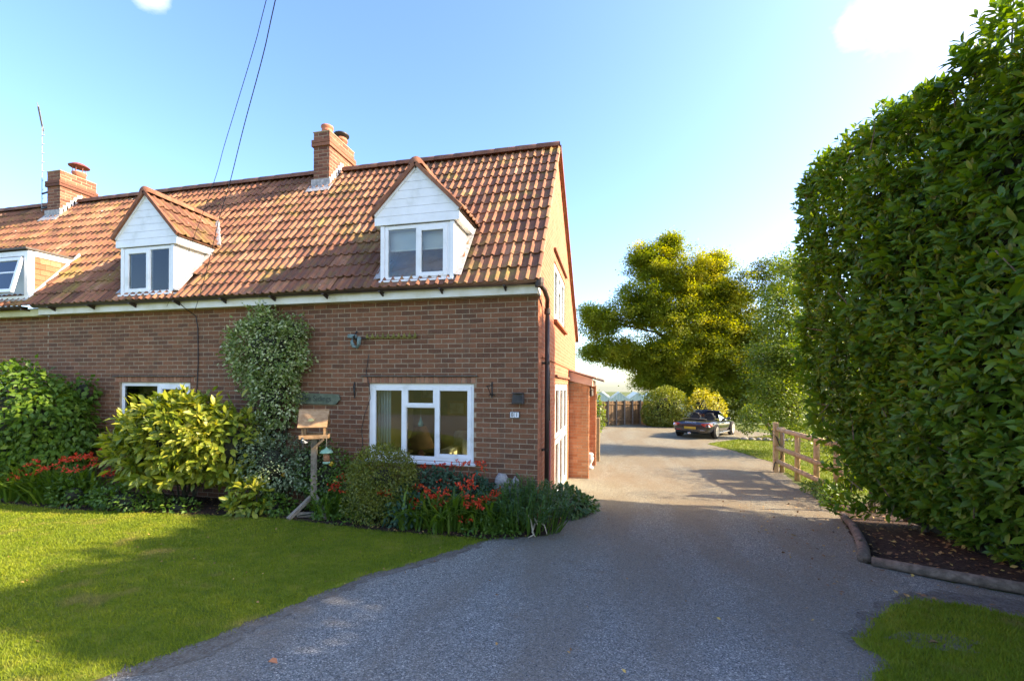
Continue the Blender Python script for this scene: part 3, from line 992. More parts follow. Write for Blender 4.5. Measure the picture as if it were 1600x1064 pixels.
# ------------------------------------------------------------------ brickwork, walls, roof helpers
def wall_poly(name, poly, holes, to3, mat, parent, kind=None, reveal=None):
    """a flat wall from a 2-D outline with rectangular holes; reveal = vector for the depth of the openings"""
    bm = bmesh.new()
    bm.faces.new([bm.verts.new((x, z, 0)) for x, z in poly])
    for x0, x1, z0, z1 in holes:
        for co_, no in (((x0, 0, 0), (1, 0, 0)), ((x1, 0, 0), (1, 0, 0)), ((0, z0, 0), (0, 1, 0)), ((0, z1, 0), (0, 1, 0))):
            bmesh.ops.bisect_plane(bm, geom=bm.verts[:] + bm.edges[:] + bm.faces[:], plane_co=co_, plane_no=no)
    kill = []
    for f in bm.faces:
        c = f.calc_center_median()
        if any(x0 < c.x < x1 and z0 < c.y < z1 for x0, x1, z0, z1 in holes): kill.append(f)
    bmesh.ops.delete(bm, geom=kill, context='FACES')
    for v in bm.verts: v.co = Vector(to3(v.co.x, v.co.y))
    me = bpy.data.meshes.new(name); bm.to_mesh(me); bm.free()
    mb = MB()
    if reveal is not None:
        rv = Vector(reveal)
        for x0, x1, z0, z1 in holes:
            c = [Vector(to3(a, b)) for a, b in ((x0, z0), (x1, z0), (x1, z1), (x0, z1))]
            for i in range(4):
                a, b = c[i], c[(i + 1) % 4]
                mb.add([a, b, b + rv, a + rv], [(0, 1, 2, 3)])
        me2 = mb.mesh('r', None)
        bm = bmesh.new(); bm.from_mesh(me); bm.from_mesh(me2); bm.to_mesh(me); bm.free()
        bpy.data.meshes.remove(me2)
    me.materials.append(mat)
    o = meshobj(name, me, parent, (0, 0, 0)) if parent is None or WOFF[parent.name].length == 0 else link(bpy.data.objects.new(name, me), parent, (0, 0, 0))
    if kind: o['kind'] = kind
    return o


BRICK_ME = {}


def brick_mesh(w, h, mat, d=.03):
    key = (round(w, 3), round(h, 3), mat.name)
    if key not in BRICK_ME:
        c = .004
        v = [(c, 0, c), (w - c, 0, c), (w - c, 0, h - c), (c, 0, h - c), (0, c, 0), (w, c, 0), (w, c, h), (0, c, h), (0, d, 0), (w, d, 0), (w, d, h), (0, d, h)]
        f = [(0, 1, 2, 3), (0, 4, 5, 1), (1, 5, 6, 2), (2, 6, 7, 3), (3, 7, 4, 0), (4, 8, 9, 5), (5, 9, 10, 6), (6, 10, 11, 7), (7, 11, 8, 4)]
        me = bpy.data.meshes.new('brick'); me.from_pydata(v, [], f); me.materials.append(mat); me.update()
        BRICK_ME[key] = (me, v, f)
    return BRICK_ME[key]


def lay(parent, o3, ex, en, W, H, holes=(), limit=300, mat=None, proud=.004, bw=.225, ch=.075, phase=0, skipfn=None, vertical=False, rank=None, clip=None):
    """lay bricks over a wall face: the ones that show largest as objects, the rest joined"""
    mat = mat or M_BRICK
    rng = random.Random(int(W * 1000 + H * 77))
    ex = Vector(ex); en = Vector(en); ez = Vector((0, 0, 1)); o3 = Vector(o3)
    rot = Matrix((ex, -en, ez)).transposed().to_4x4()
    items = []
    rows = int(H / ch + .3)
    for r in range(rows):
        z = r * ch + .005
        x = -(bw / 2 if (r + phase) % 2 else 0)
        while x < W - .02:
            a, b = max(x + .005, .0), min(x + bw - .005, W)
            segs = [(a, b)]
            for hx0, hx1, hz0, hz1 in holes:
                if z + ch * .6 > hz0 and z + ch * .3 < hz1:
                    ns = []
                    for s0, s1 in segs:
                        if s1 <= hx0 or s0 >= hx1: ns.append((s0, s1))
                        else:
                            if hx0 - s0 > .03: ns.append((s0, hx0 - .002))
                            if s1 - hx1 > .03: ns.append((hx1 + .002, s1))
                    segs = ns
            for s0, s1 in segs:
                if s1 - s0 > .03 and not (clip and not clip((s0 + s1) / 2, z + ch / 2)): items.append((s0, s1 - s0, z))
            x += bw
    out = []
    for s0, w, z in items:
        p = o3 + ex * s0 + ez * z + en * (proud + rng.uniform(-.0022, .0022))
        mid = p + ex * w / 2
        d = (mid - co.location).length
        sc = (rank(mid) if rank else 1.0) / d
        out.append((sc, p, w))
    out.sort(key=lambda q: -q[0])
    n = 0
    V = []; F = []
    for i, (sc, p, w) in enumerate(out):
        me, v, f = brick_mesh(round(w / .005) * .005, ch - .010, mat)
        mtx = Matrix.Translation(p) @ rot @ Matrix.Rotation(rng.uniform(-.006, .006), 4, 'Z') @ Matrix.Rotation(rng.uniform(-.006, .006), 4, 'Y')
        if i < limit:
            ob = bpy.data.objects.new('brick', me)
            COL.objects.link(ob); ob.parent = parent
            mtx.translation = mtx.translation - WOFF[parent.name]
            ob.matrix_local = mtx
        else:
            k = len(V)
            V.extend([mtx @ Vector(q) for q in v]); F.extend([tuple(j + k for j in g_) for g_ in f])
    if V:
        me = bpy.data.meshes.new('brickwork'); off = WOFF[parent.name]
        me.from_pydata([tuple(q - off) for q in V], [], F); me.materials.append(mat); me.update()
        ob = meshobj('brickwork', me, parent, off)
        ob['kind'] = 'stuff'


# roof tile with two rolls, laid to the roof's own axes: x across, y up the slope, z out
def tile_geo(w=.30, l=.36, th=.016):
    xs = []
    for k in range(2):
        b = k * w / 2
        xs += [(b + .0, 0), (b + .080, 0), (b + .092, .015), (b + .112, .033), (b + .134, .020)]
    xs.append((w + .002, 0))
    v = []
    for y, lift in ((0, .034), (l, .006)):
        for x, z in xs: v.append((x, y, z + lift))
    n = len(xs)
    for x, z in xs: v.append((x, 0, z + .034 - th))
    f = []
    for i in range(n - 1):
        f.append((i, i + 1, n + i + 1, n + i))
        f.append((2 * n + i, 2 * n + i + 1, i + 1, i))
    return v, f


TV, TF = tile_geo()
TILE_ME = bpy.data.meshes.new('roof_tile'); TILE_ME.from_pydata(TV, [], TF); TILE_ME.materials.append(M_TILE); TILE_ME.update()


def lay_tiles(parent, o3, ex, eu, cols, rows, limit, skip=None, gauge=.31, w=.30, bias=None):
    ex = Vector(ex); eu = Vector(eu).normalized(); en = ex.cross(eu).normalized()
    rot = Matrix((ex, eu, en)).transposed().to_4x4()
    rng = random.Random(cols * 31 + rows)
    out = []
    for r in range(rows):
        for c in range(cols):
            p = Vector(o3) + ex * c * w + eu * r * gauge
            mid = p + ex * w / 2 + eu * gauge / 2
            if skip and skip(mid): continue
            out.append(((mid - co.location).length, p))
    out.sort(key=lambda q: q[0])
    V = []; F = []
    for i, (d, p) in enumerate(out):
        mtx = Matrix.Translation(p + en * rng.uniform(-.004, .005) + ex * rng.uniform(-.004, .004) + eu * rng.uniform(-.006, .006)) @ rot @ Euler((rng.uniform(-.012, .012), rng.uniform(-.012, .012), rng.uniform(-.012, .012))).to_matrix().to_4x4()
        if i < limit:
            ob = bpy.data.objects.new('roof_tile', TILE_ME)
            COL.objects.link(ob); ob.parent = parent
            mtx.translation = mtx.translation - WOFF[parent.name]
            ob.matrix_local = mtx
        else:
            k = len(V)
            V.extend([mtx @ Vector(q) for q in TV]); F.extend([tuple(j + k for j in g_) for g_ in TF])
    if V:
        me = bpy.data.meshes.new('roof_tiling'); me.from_pydata([tuple(q - WOFF[parent.name]) for q in V], [], F); me.materials.append(M_TILE); me.update()
        ob = meshobj('roof_tiling', me, parent, WOFF[parent.name]); ob['kind'] = 'stuff'


EAVE_Y, EAVE_Z, SLOPE = -.27, 3.50, 1.29
RIDGE_Y, RIDGE_Z = 2.2, 3.50 + 1.29 * 2.47
REAR_Y, REAR_Z = 7.15, 3.42
UPV = Vector((0, 1, SLOPE)).normalized()
NRMV = Vector((0, -SLOPE, 1)).normalized()


def roof_z(y):
    return EAVE_Z + SLOPE * (y - EAVE_Y)


def ridge_tile(parent, p, d, length=.44, r=.115, sub=None, mat=None):
    """one half-round ridge tile from p along d"""
    d = Vector(d).normalized(); side = d.cross(Vector((0, 0, 1))).normalized(); up = side.cross(d)
    mb = MB(); n = 8
    for k, rr in ((0, r), (length, r * .96)):
        for j in range(n + 1):
            a = math.pi * (j / n) * 1.1 - .05 * math.pi
            mb.v.append(tuple(Vector(p) + d * k + side * math.cos(a) * rr * 1.1 + up * (math.sin(a) * rr - .03)))
    for j in range(n): mb.f.append((j, j + 1, n + 2 + j, n + 1 + j))
    m0 = len(mb.v)
    mb.v.append(tuple(Vector(p) - up * .04)); mb.f.append(tuple(range(n, -1, -1)))
    return mb.obj('ridge_tile', mat or M_RIDGE, parent, True)


def casement(parent, x0, x1, z0, z1, y, layout, depth=.06, pane_mat=None, fr=.065, wname='window'):
    """white casement window in a wall facing -Y. layout: list of (fx0, fx1, fz0, fz1, sash_width)"""
    mb = MB()
    # outer frame butted end to end
    mb.box((x0, y, z0), (x0 + fr, y + depth, z1)); mb.box((x1 - fr, y, z0), (x1, y + depth, z1))
    mb.box((x0 + fr, y, z0), (x1 - fr, y + depth, z0 + fr)); mb.box((x0 + fr, y, z1 - fr), (x1 - fr, y + depth, z1))
    win = mb.obj(wname, M_WHITE, parent, bevel=.004)
    own = win
    if parent.parent is not None: win = parent              # inside a dormer: sashes and panes stay on the dormer's level
    ix0, ix1, iz0, iz1 = x0 + fr, x1 - fr, z0 + fr, z1 - fr
    for a, b, c, d, sw in layout:
        sx0, sx1 = ix0 + a * (ix1 - ix0), ix0 + b * (ix1 - ix0)
        sz0, sz1 = iz0 + c * (iz1 - iz0), iz0 + d * (iz1 - iz0)
        yy = y - .012
        s = MB()
        if sw > 0:
            g = .004
            X0, X1, Z0, Z1 = sx0 - .02 + g, sx1 + .02 - g, sz0 - .02 + g, sz1 + .02 - g
            s.box((X0, yy, Z0), (X0 + sw, yy + .05, Z1)); s.box((X1 - sw, yy, Z0), (X1, yy + .05, Z1))
            s.box((X0 + sw, yy, Z0), (X1 - sw, yy + .05, Z0 + sw)); s.box((X0 + sw, yy, Z1 - sw), (X1 - sw, yy + .05, Z1))
            s.obj('sash', M_WHITE, win, bevel=.004)
            gx0, gx1, gz0, gz1 = X0 + sw - .004, X1 - sw + .004, Z0 + sw - .004, Z1 - sw + .004
        else:
            gx0, gx1, gz0, gz1 = sx0, sx1, sz0, sz1
        MB().box((gx0, yy + .022, gz0), (gx1, yy + .030, gz1)).obj('pane', pane_mat or M_GLASS, win)
    return own


def mullions(win, bars):
    for a, b in bars:
        MB().box(a, b).obj('mullion', M_WHITE, win, bevel=.003)


# ------------------------------------------------------------------ the house
house = thing('brick_house', 'red brick house with the orange sunlit gable, mossy tiled roof and two gabled white dormers', 'house', (0, 0, 0))
PARTY = -9.72
BASE_Z = -.12
W1 = (-2.75, -.98, .84, 2.04)
W2 = (-7.91, -6.29, .84, 2.04)
H1 = (W1[0], W1[1], W1[2] - .04, W1[3] + .10)
H2 = (W2[0], W2[1], W2[2] - .04, W2[3] + .10)
wall_poly('front_wall', [(PARTY, BASE_Z), (0, BASE_Z), (0, 3.55), (PARTY, 3.55)], [W1, W2], lambda x, z: (x, 0, z), M_MORTAR, house, reveal=(0, .12, 0))
HL = [(W1[0] - .10 - PARTY, W1[1] + .04 - PARTY, W1[3] + .0 - BASE_Z, W1[3] + .115 - BASE_Z), (W2[0] - .12 - PARTY, W2[1] + .10 - PARTY, W2[3] + .0 - BASE_Z, W2[3] + .115 - BASE_Z)]
HW = [(w[0] - PARTY, w[1] - PARTY, w[2] - .05 - BASE_Z, w[3] - BASE_Z) for w in (W1, W2)]


def front_rank(p):
    hid = p.z < .62 or (-5.2 < p.x < -3.7 and p.z > .5) or (-7.6 < p.x < -3.5 and p.z < 1.7)
    return .25 if hid else 1.0


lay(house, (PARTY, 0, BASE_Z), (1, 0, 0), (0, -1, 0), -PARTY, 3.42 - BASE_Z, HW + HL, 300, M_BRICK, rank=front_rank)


def soldier(parent, x0, x1, z0, h, y=-.009):
    n = int((x1 - x0) / .075)
    w = (x1 - x0) / n
    rng = random.Random(int(x0 * 100))
    for i in range(n):
        me, v, f = brick_mesh(round(w - .010, 3), h - .008, M_SOLD)
        ob = bpy.data.objects.new('brick', me); COL.objects.link(ob); ob.parent = parent
        ob.location = Vector((x0 + i * w + .005, y + rng.uniform(-.002, .002), z0 + .004)) - WOFF[parent.name]


for w, e0, e1 in ((W1, .095, .03), (W2, .11, .09)):
    soldier(house, w[0] - e0, w[1] + e1, w[3] + .004, .10)
    MB().box((w[0] - e0 - .02, -.045, w[3] + .108), (w[1] + e1 + .03, .02, w[3] + .126)).obj('slate_drip', M_SLATE, house, bevel=.003)

# front windows
yw = .03
win = casement(house, *W1, yw, [(0, .333, 0, 1, .062), (.347, .653, .74, 1, .055), (.362, .638, .005, .705, 0), (.667, 1, 0, 1, .062)])
win['label'] = 'wide white four-light casement window beside the house number'
ix0, ix1 = W1[0] + .065, W1[1] - .065
for fx in (.340, .660):
    x = ix0 + fx * (ix1 - ix0)
    MB().box((x - .022, yw - .004, W1[2] + .066), (x + .022, yw + .055, W1[3] - .066)).obj('mullion', M_WHITE, win)
zt = W1[2] + .065 + .727 * (W1[3] - W1[2] - .13)
xa, xb = ix0 + .340 * (ix1 - ix0) + .023, ix0 + .660 * (ix1 - ix0) - .023
MB().box((xa, yw - .003, zt - .02), (xb, yw + .055, zt + .02)).obj('transom', M_WHITE, win)
MB().box((W1[0] - .03, -.055, W1[2] - .045), (W1[1] + .04, .03, W1[2] - .002)).obj('sill', M_WHITE, win, bevel=.006)
MB().box((W1[1] - .07, -.064, W1[2] - .028), (W1[1] - .035, -.054, W1[2] - .012)).obj('trickle_hole', M_BLACK, win)
win2 = casement(house, *W2, yw, [(0, .53, 0, 1, 0), (.56, 1, 0, 1, .07)])
x = W2[0] + .065 + .545 * (W2[1] - W2[0] - .13)
MB().box((x - .03, yw - .003, W2[2] + .066), (x + .03, yw + .055, W2[3] - .066)).obj('mullion', M_WHITE, win2)
MB().box((W2[0] - .03, -.055, W2[2] - .045), (W2[1] + .03, .03, W2[2] - .002)).obj('sill', M_WHITE, win2, bevel=.006)

# rooms behind the windows
def room(parent, x0, x1, y0, y1, z0, z1, hole, side=None):
    mb = MB()
    mb.add([(x0, y1, z0), (x1, y1, z0), (x1, y1, z1), (x0, y1, z1)], [(0, 1, 2, 3)])
    mb.add([(x0, y0, z0), (x0, y1, z0), (x0, y1, z1), (x0, y0, z1)], [(0, 1, 2, 3)])
    if side:
        a, b, c = side
        for q in ((y0, a, z0, z1), (b, y1, z0, z1), (a, b, c, z1)):
            mb.add([(x1, q[0], q[2]), (x1, q[1], q[2]), (x1, q[1], q[3]), (x1, q[0], q[3])], [(0, 1, 2, 3)])
    else:
        mb.add([(x1, y0, z0), (x1, y1, z0), (x1, y1, z1), (x1, y0, z1)], [(0, 1, 2, 3)])
    mb.add([(x0, y0, z1), (x1, y0, z1), (x1, y1, z1), (x0, y1, z1)], [(0, 1, 2, 3)])
    a, b, c, d = hole
    for q in ((x0, a, z0, z1), (b, x1, z0, z1), (a, b, z0, c), (a, b, d, z1)):
        mb.add([(q[0], y0, q[2]), (q[1], y0, q[2]), (q[1], y0, q[3]), (q[0], y0, q[3])], [(0, 1, 2, 3)])
    mb.obj('room_wall', M_ROOMWALL, parent)
    MB().add([(x0, y0, z0), (x1, y0, z0), (x1, y1, z0), (x0, y1, z0)], [(0, 1, 2, 3)]).obj('room_floor', M_ROOMFLOOR, parent)


room(house, -4.3, -.101, .121, 4.85, .0, 2.42, (W1[0], W1[1], W1[2], W1[3]), (2.06, 4.55, 2.06))
room(house, -9.4, -4.4, .121, 3.3, .1, 2.42, (W2[0], W2[1], W2[2], W2[3]))

# gable wall and the rest of the shell
SW = (1.83, 3.78, 3.27, 4.38)
DR = (2.06, 4.55, -.30, 2.06)


def gy(z):  # rear roof edge y at height z
    return REAR_Y + (RIDGE_Y - REAR_Y) * (z - REAR_Z) / (RIDGE_Z - REAR_Z)


wall_poly('gable_wall', [(0, -.6), (6.9, -.6), (6.9, REAR_Z + .16), (RIDGE_Y, RIDGE_Z - .03), (0, roof_z(0) - .03)], [SW, DR], lambda y, z: (0, y, z), M_GABLE, house, reveal=(-.10, 0, 0))
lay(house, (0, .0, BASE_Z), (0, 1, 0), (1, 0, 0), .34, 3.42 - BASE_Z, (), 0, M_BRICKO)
MB().box((PARTY, 6.9, -.6), (0, 7.0, 3.5)).obj('rear_wall', M_GABLE, house)
mb = MB()
mb.box((.0, .36, 2.455), (.018, 6.9, 2.475))
mb.obj('string_course', M_BRICKO, house)
MB().box((0, 2.0, 2.19), (.05, 4.9, 2.235)).obj('tile_creasing', M_RIDGE, house)
MB().box((0, 1.72, 4.54), (.05, 3.92, 4.58)).obj('tile_creasing', M_RIDGE, house)


def side_window(parent, y0, y1, z0, z1, x, cols, toplight=None, name='side_window', midrail=None, sill=True):
    mb = MB(); f = .07
    mb.box((x - .06, y0, z0), (x, y0 + f, z1)); mb.box((x - .06, y1 - f, z0), (x, y1, z1))
    mb.box((x - .06, y0 + f, z0), (x, y1 - f, z0 + f)); mb.box((x - .06, y0 + f, z1 - f), (x, y1 - f, z1))
    w = mb.obj(name, M_WHITE, parent, bevel=.004)
    n = cols; a, b = y0 + f, y1 - f
    for i in range(n):
        p, q = a + (b - a) * i / n, a + (b - a) * (i + 1) / n
        zs = [(z0 + f, z1 - f)]
        if toplight is not None and i == toplight: zs = [(z0 + f, z0 + (z1 - z0) * .68), (z0 + (z1 - z0) * .70, z1 - f)]
        if midrail: zs = [(z0 + f, midrail - .03), (midrail + .03, z1 - f)]
        for c, d in zs:
            s = MB(); t = .06; X = x + .012
            s.box((X - .05, p + .006, c + .002), (X, p + .006 + t, d - .002)); s.box((X - .05, q - .006 - t, c + .002), (X, q - .006, d - .002))
            s.box((X - .05, p + .006 + t, c + .002), (X, q - .006 - t, c + .002 + t)); s.box((X - .05, p + .006 + t, d - .002 - t), (X, q - .006 - t, d - .002))
            s.obj('sash', M_WHITE, w, bevel=.004)
            MB().box((X - .03, p + t, c + t - .004), (X - .022, q - t, d - t + .004)).obj('pane', M_GLASS, w)
    if sill: MB().box((0.0, y0 - .06, z0 - .06), (.07, y1 + .06, z0 - .004)).obj('sill', M_BRICKO, w, bevel=.004)
    return w


side_window(house, *SW, -.02, 3, 1)
side_window(house, *DR, -.02, 3, None, 'french_door', .95, False)
MB().box((-2.6, 1.6, 2.9), (-.9, 4.1, 4.6)).obj('room_wall', M_ROOMWALL, house)

# eaves: soffit, fascia, gutter, brackets
MB().box((PARTY + .002, -.145, 3.345), (.0, -.001, 3.355)).obj('soffit', M_FASCIA, house)
MB().box((PARTY + .002, -.165, 3.335), (.02, -.146, 3.475)).obj('fascia_board', M_FASCIA, house)
MB().box((.0, -.146, 3.335), (.02, .10, 3.46)).obj('box_end', M_FASCIA, house)


def gutter(parent, x0, x1, y, z, r=.062):
    mb = MB(); n = 8
    for X in (x0, x1):
        for j in range(n + 1):
            a = math.pi + math.pi * j / n
            mb.v.append((X, y + math.cos(a) * r, z + math.sin(a) * r))
    for j in range(n): mb.f.append((j, j + 1, n + 2 + j, n + 1 + j))
    k = len(mb.v)
    for X in (x0, x1):
        for j in range(n + 1):
            a = math.pi + math.pi * j / n
            mb.v.append((X, y + math.cos(a) * r * .9, z + .003 + math.sin(a) * r * .9))
    for j in range(n): mb.f.append((k + j, k + n + 1 + j, k + n + 2 + j, k + j + 1))
    mb.f.append(tuple(range(n, -1, -1))); mb.f.append(tuple(range(n + 1, 2 * n + 2)))
    return mb.obj('gutter', M_GUTTER, parent, True)


gt = gutter(house, PARTY, .06, -.232, 3.51)
for i in range(10):
    X = -.45 - i * .98
    mb = MB(); mb.box((X - .018, -.296, 3.43), (X + .018, -.166, 3.452)); mb.prism([(X - .012, -.17, 3.43), (X - .012, -.27, 3.43), (X - .012, -.17, 3.385)], (.024, 0, 0))
    mb.obj('gutter_bracket', M_GUTTER, house)
dp = MB().tube([(.03, -.232, 3.46), (.06, -.20, 3.44), (.10, -.06, 3.40), (.10, .25, 3.33), (.075, .40, 3.27), (.075, .43, 3.18)], .036, 10).obj('downpipe', M_GUTTER, house, True)
MB().tube([(.075, .43, 3.2), (.075, .43, -.05)], .036, 12).obj('pipe', M_GUTTER, dp, True)
MB().lathe([(.046, 0), (.046, .09)], (.075, .43, 3.13), 12).obj('collar', M_GUTTER, dp)
for z in (1.0, 2.35):
    mb = MB(); mb.lathe([(.042, 0), (.042, .04)], (.075, .43, z), 12); mb.box((0, .37, z + .005), (.03, .49, z + .035)); mb.obj('pipe_clip', M_GUTTER, dp)
MB().lathe([(.06, 0), (.066, .05), (.066, .12)], (.05, -.232, 3.41), 12).obj('gutter_outlet', M_GUTTER, house)

# roof slopes: an underlay just below the tiles, then the tiles
mb = MB()
mb.add([(PARTY, EAVE_Y + .02, roof_z(EAVE_Y + .02) - .02), (.04, EAVE_Y + .02, roof_z(EAVE_Y + .02) - .02), (.04, RIDGE_Y, RIDGE_Z - .02), (PARTY, RIDGE_Y, RIDGE_Z - .02)], [(0, 1, 2, 3)])
mb.obj('roof_underlay', M_RIDGE, house)
mb = MB()
mb.prism([(PARTY, RIDGE_Y, RIDGE_Z + .0), (PARTY, REAR_Y, REAR_Z), (PARTY, REAR_Y, REAR_Z - .05), (PARTY, RIDGE_Y, RIDGE_Z - .06)], (-PARTY + .05, 0, 0))
mb.obj('rear_roof', M_TILE, house)

DORM = [-1.835, -7.01]       # dormer centre lines
DZ = {0: 5.33, 1: 5.39}


def in_dormer(p, d=0.0):
    for cx in DORM:
        if abs(p.x - cx) < .50 and -.12 < p.y < .45: return True
        if abs(p.x - cx) < .62 * max(0, (1.05 - p.y)) and -.05 < p.y < 1.0: return True
    if -5.12 < p.x < -4.88 and p.y > 1.98: return True
    return False


lay_tiles(house, (.06 - 33 * .30, EAVE_Y - .02, roof_z(EAVE_Y - .02)), (1, 0, 0), UPV, 33, 13, 300, in_dormer)
for i in range(23):
    X = .05 - i * .43 - .44
    if -5.32 < X < -4.85: continue
    if X < PARTY - .35: break
    ridge_tile(house, (X, RIDGE_Y, RIDGE_Z + .03), (1, 0, 0))
# verge: mortar fillet, front and rear
mb = MB(); mb.prism([(.035, EAVE_Y - .02, roof_z(EAVE_Y) - .07), (.035, RIDGE_Y, RIDGE_Z - .07), (.035, RIDGE_Y, RIDGE_Z + .0), (.035, EAVE_Y - .02, roof_z(EAVE_Y) + .0)], (.022, 0, 0))
mb.obj('verge_fillet', M_MORTAR, house)
mb = MB(); mb.prism([(.051, RIDGE_Y, RIDGE_Z - .06), (.051, REAR_Y + .02, REAR_Z - .06), (.051, REAR_Y + .02, REAR_Z + .03), (.051, RIDGE_Y, RIDGE_Z + .05)], (.03, 0, 0))
mb.obj('verge_strip', M_RIDGE, house)


def dormer(cx, apex_z, lw):
    """white boarded dormer with a small tiled gable roof; lw = which window layout"""
    y0 = -.21
    hw, gw = .60, .69
    zb, ze, zg_ = 3.60, 4.455, 4.64
    d = MB().box((cx - hw + .066, y0 + .10, ze - .05), (cx + hw - .066, y0 + .16, ze - .002)).obj('dormer', M_WHITE, house)
    for s in (-1, 1):
        xo = cx + s * hw
        MB().box((min(xo, xo - s * .065), y0, zb), (max(xo, xo - s * .065), y0 + .09, ze)).obj('corner_post', M_WHITE, d, bevel=.004)
    # cheeks
    for s in (-1, 1):
        x = cx + s * (hw - .02)
        yb = EAVE_Y + (zb - EAVE_Z) / SLOPE; yt = EAVE_Y + (ze + .03 - EAVE_Z) / SLOPE
        pl = [(x, y0 + .091, zb - .06), (x, y0 + .091, ze), (x, yt + .05, ze), (x, yb + .06, zb - .06)]
        MB().prism(pl, (s * .018, 0, 0)).obj('cheek_board', M_CHEEK, d)
        # boxed eaves and lead soaker
        xe0, xe1 = sorted((cx + s * (hw + .0), cx + s * gw))
        ye = EAVE_Y + (zg_ - EAVE_Z) / SLOPE
        MB().box((xe0, y0 + .002, ze + .006), (xe1, ye + .04, zg_)).obj('boxed_eaves', M_WHITE, d, bevel=.004)
        ls = MB()
        a0 = (cx + s * (hw), y0 - .05); e = .075
        q = [Vector((cx + s * hw, y0, roof_z(y0) + .075)), Vector((cx + s * (hw + .11), y0, roof_z(y0) + .062)), Vector((cx + s * (hw + .11), ye - .02, roof_z(ye - .02) + .062)), Vector((cx + s * hw, ye - .02, roof_z(ye - .02) + .085))]
        ls.prism(q, NRMV * .012); ls.obj('lead_flashing', M_LEAD, d)
    ap = MB()
    n = 16; pts = []
    for i in range(n + 1):
        x = cx - hw - .10 + (2 * hw + .2) * i / n
        pts.append((x, .01 * math.sin(x * 41)))
    for (xa_, da), (xb_, db) in zip(pts, pts[1:]):
        yA = EAVE_Y + .02; zA = roof_z(yA) + .06
        ap.add([(xa_, yA + .012, zA + da), (xb_, yA + .012, zA + db), (xb_, y0 + .03, zb + .03), (xa_, y0 + .03, zb + .03)], [(0, 1, 2, 3)])
        ap.add([(xa_, yA + .012, zA + da), (xb_, yA + .012, zA + db), (xb_, yA + .012, zA + db - .02), (xa_, yA + .012, zA + da - .02)], [(0, 1, 2, 3)])
    ap.obj('lead_apron', M_LEAD, d)
    # boarded gable: each board a piece, stepped out at its lower edge
    slope = (apex_z - zg_) / gw
    rows = 7
    zs = [ze + .004] + [zg_ + (apex_z - zg_) * (k - 1 + .0) / (rows - .6) for k in range(2, rows + 2)]
    zs = [ze + .004, ze + .135] + [ze + .135 + k * .125 for k in range(1, 8)]
    for z_a, z_b in zip(zs, zs[1:]):
        if z_a > apex_z - .03: break
        z_b = min(z_b, apex_z - .005)
        wa = min(gw, max(.004, (apex_z - z_a) / slope)); wb = min(gw, max(.004, (apex_z - z_b) / slope))
        y = y0 - .020
        g_ = .0045
        if z_a < zg_ < z_b:
            pl = [(cx - gw, y, z_a + g_), (cx + gw, y, z_a + g_), (cx + gw, y, zg_), (cx + wb, y, z_b), (cx - wb, y, z_b), (cx - gw, y, zg_)]
        else:
            pl = [(cx - wa, y, z_a + g_), (cx + wa, y, z_a + g_), (cx + wb, y, z_b), (cx - wb, y, z_b)]
        MB().prism(pl, (0, .018, 0)).obj('cladding_board', M_WHITE, d)
    bk = MB().prism([(cx - gw + .01, y0 - .001, ze + .01), (cx + gw - .01, y0 - .001, ze + .01), (cx + gw - .01, y0 - .001, zg_), (cx, y0 - .001, apex_z), (cx - gw + .01, y0 - .001, zg_)], (0, .02, 0))
    bk.obj('backing_board', M_FASCIA, d)
    # white rake trims
    for s in (-1, 1):
        p = Vector((cx + s * gw, y0 - .026, zg_ - .02)); q = Vector((cx, y0 - .026, apex_z - .02))
        MB().bar(p, q, .022, .055, (0, 0, 1)).obj('rake_trim', M_WHITE, d)
    # window
    wx0, wx1 = cx - hw + .068, cx + hw - .068
    lay_ = [(0, .50, 0, 1, 0), (.53, 1, 0, 1, .065)] if lw == 0 else [(0, .53, 0, 1, .065), (.56, 1, 0, 1, 0)]
    w = casement(d, wx0, wx1, zb + .012, ze - .002, y0 + .012, lay_, .06, None, .058, 'dormer_window')
    xm = wx0 + .058 + (.515 if lw == 0 else .545) * (wx1 - wx0 - .116)
    MB().box((xm - .026, y0 + .008, zb + .072), (xm + .026, y0 + .068, ze - .062)).obj('mullion', M_WHITE, d)
    MB().box((cx - hw, y0 - .05, zb - .022), (cx + hw, y0 + .03, zb + .008)).obj('sill', M_WHITE, d, bevel=.004)
    zm = zb + (ze - zb) * (.60 if lw == 0 else .56)
    MB().box((wx0 + .03, y0 + .13, zm), (wx1 - .03, y0 + .14, ze - .01)).obj('roller_blind', M_BLIND, d)
    MB().box((wx0 + .03, y0 + .12, zm - .02), (wx1 - .03, y0 + .15, zm)).obj('blind_rail', M_WHITE, d)
    MB().box((cx - hw + .05, .32, zb - .05), (cx + hw - .05, .35, ze + .1)).obj('room_wall', M_BLIND, d)
    # roof: tiles on both sides, ridge tiles, valleys
    yr = EAVE_Y + (apex_z + .06 - EAVE_Z) / SLOPE
    for s in (-1, 1):
        ev = Vector((cx + s * (gw + .045), 0, zg_ - .045 * slope + .012)); tp = Vector((cx, 0, apex_z + .012))
        up = (tp - ev); ln = up.length; up.normalize()
        o = Vector((ev.x, y0 - .045 if s > 0 else y0 - .045 + 5 * .30, ev.z))
        exx = Vector((0, 1, 0)) if s > 0 else Vector((0, -1, 0))

        def sk(p):
            return p.z < roof_z(p.y) - .16
        lay_tiles(d, o, exx, up, 6 if s > 0 else 5, 3, 0 if s < 0 else 40, sk, (ln - .36) / 2, .30)
        ul = MB().add([(ev.x, y0 - .03, ev.z - .01), (ev.x, yr, ev.z - .01), (cx, yr, tp.z - .01), (cx, y0 - .03, tp.z - .01)], [(0, 1, 2, 3)])
        ul.obj('dormer_underlay', M_RIDGE, d)
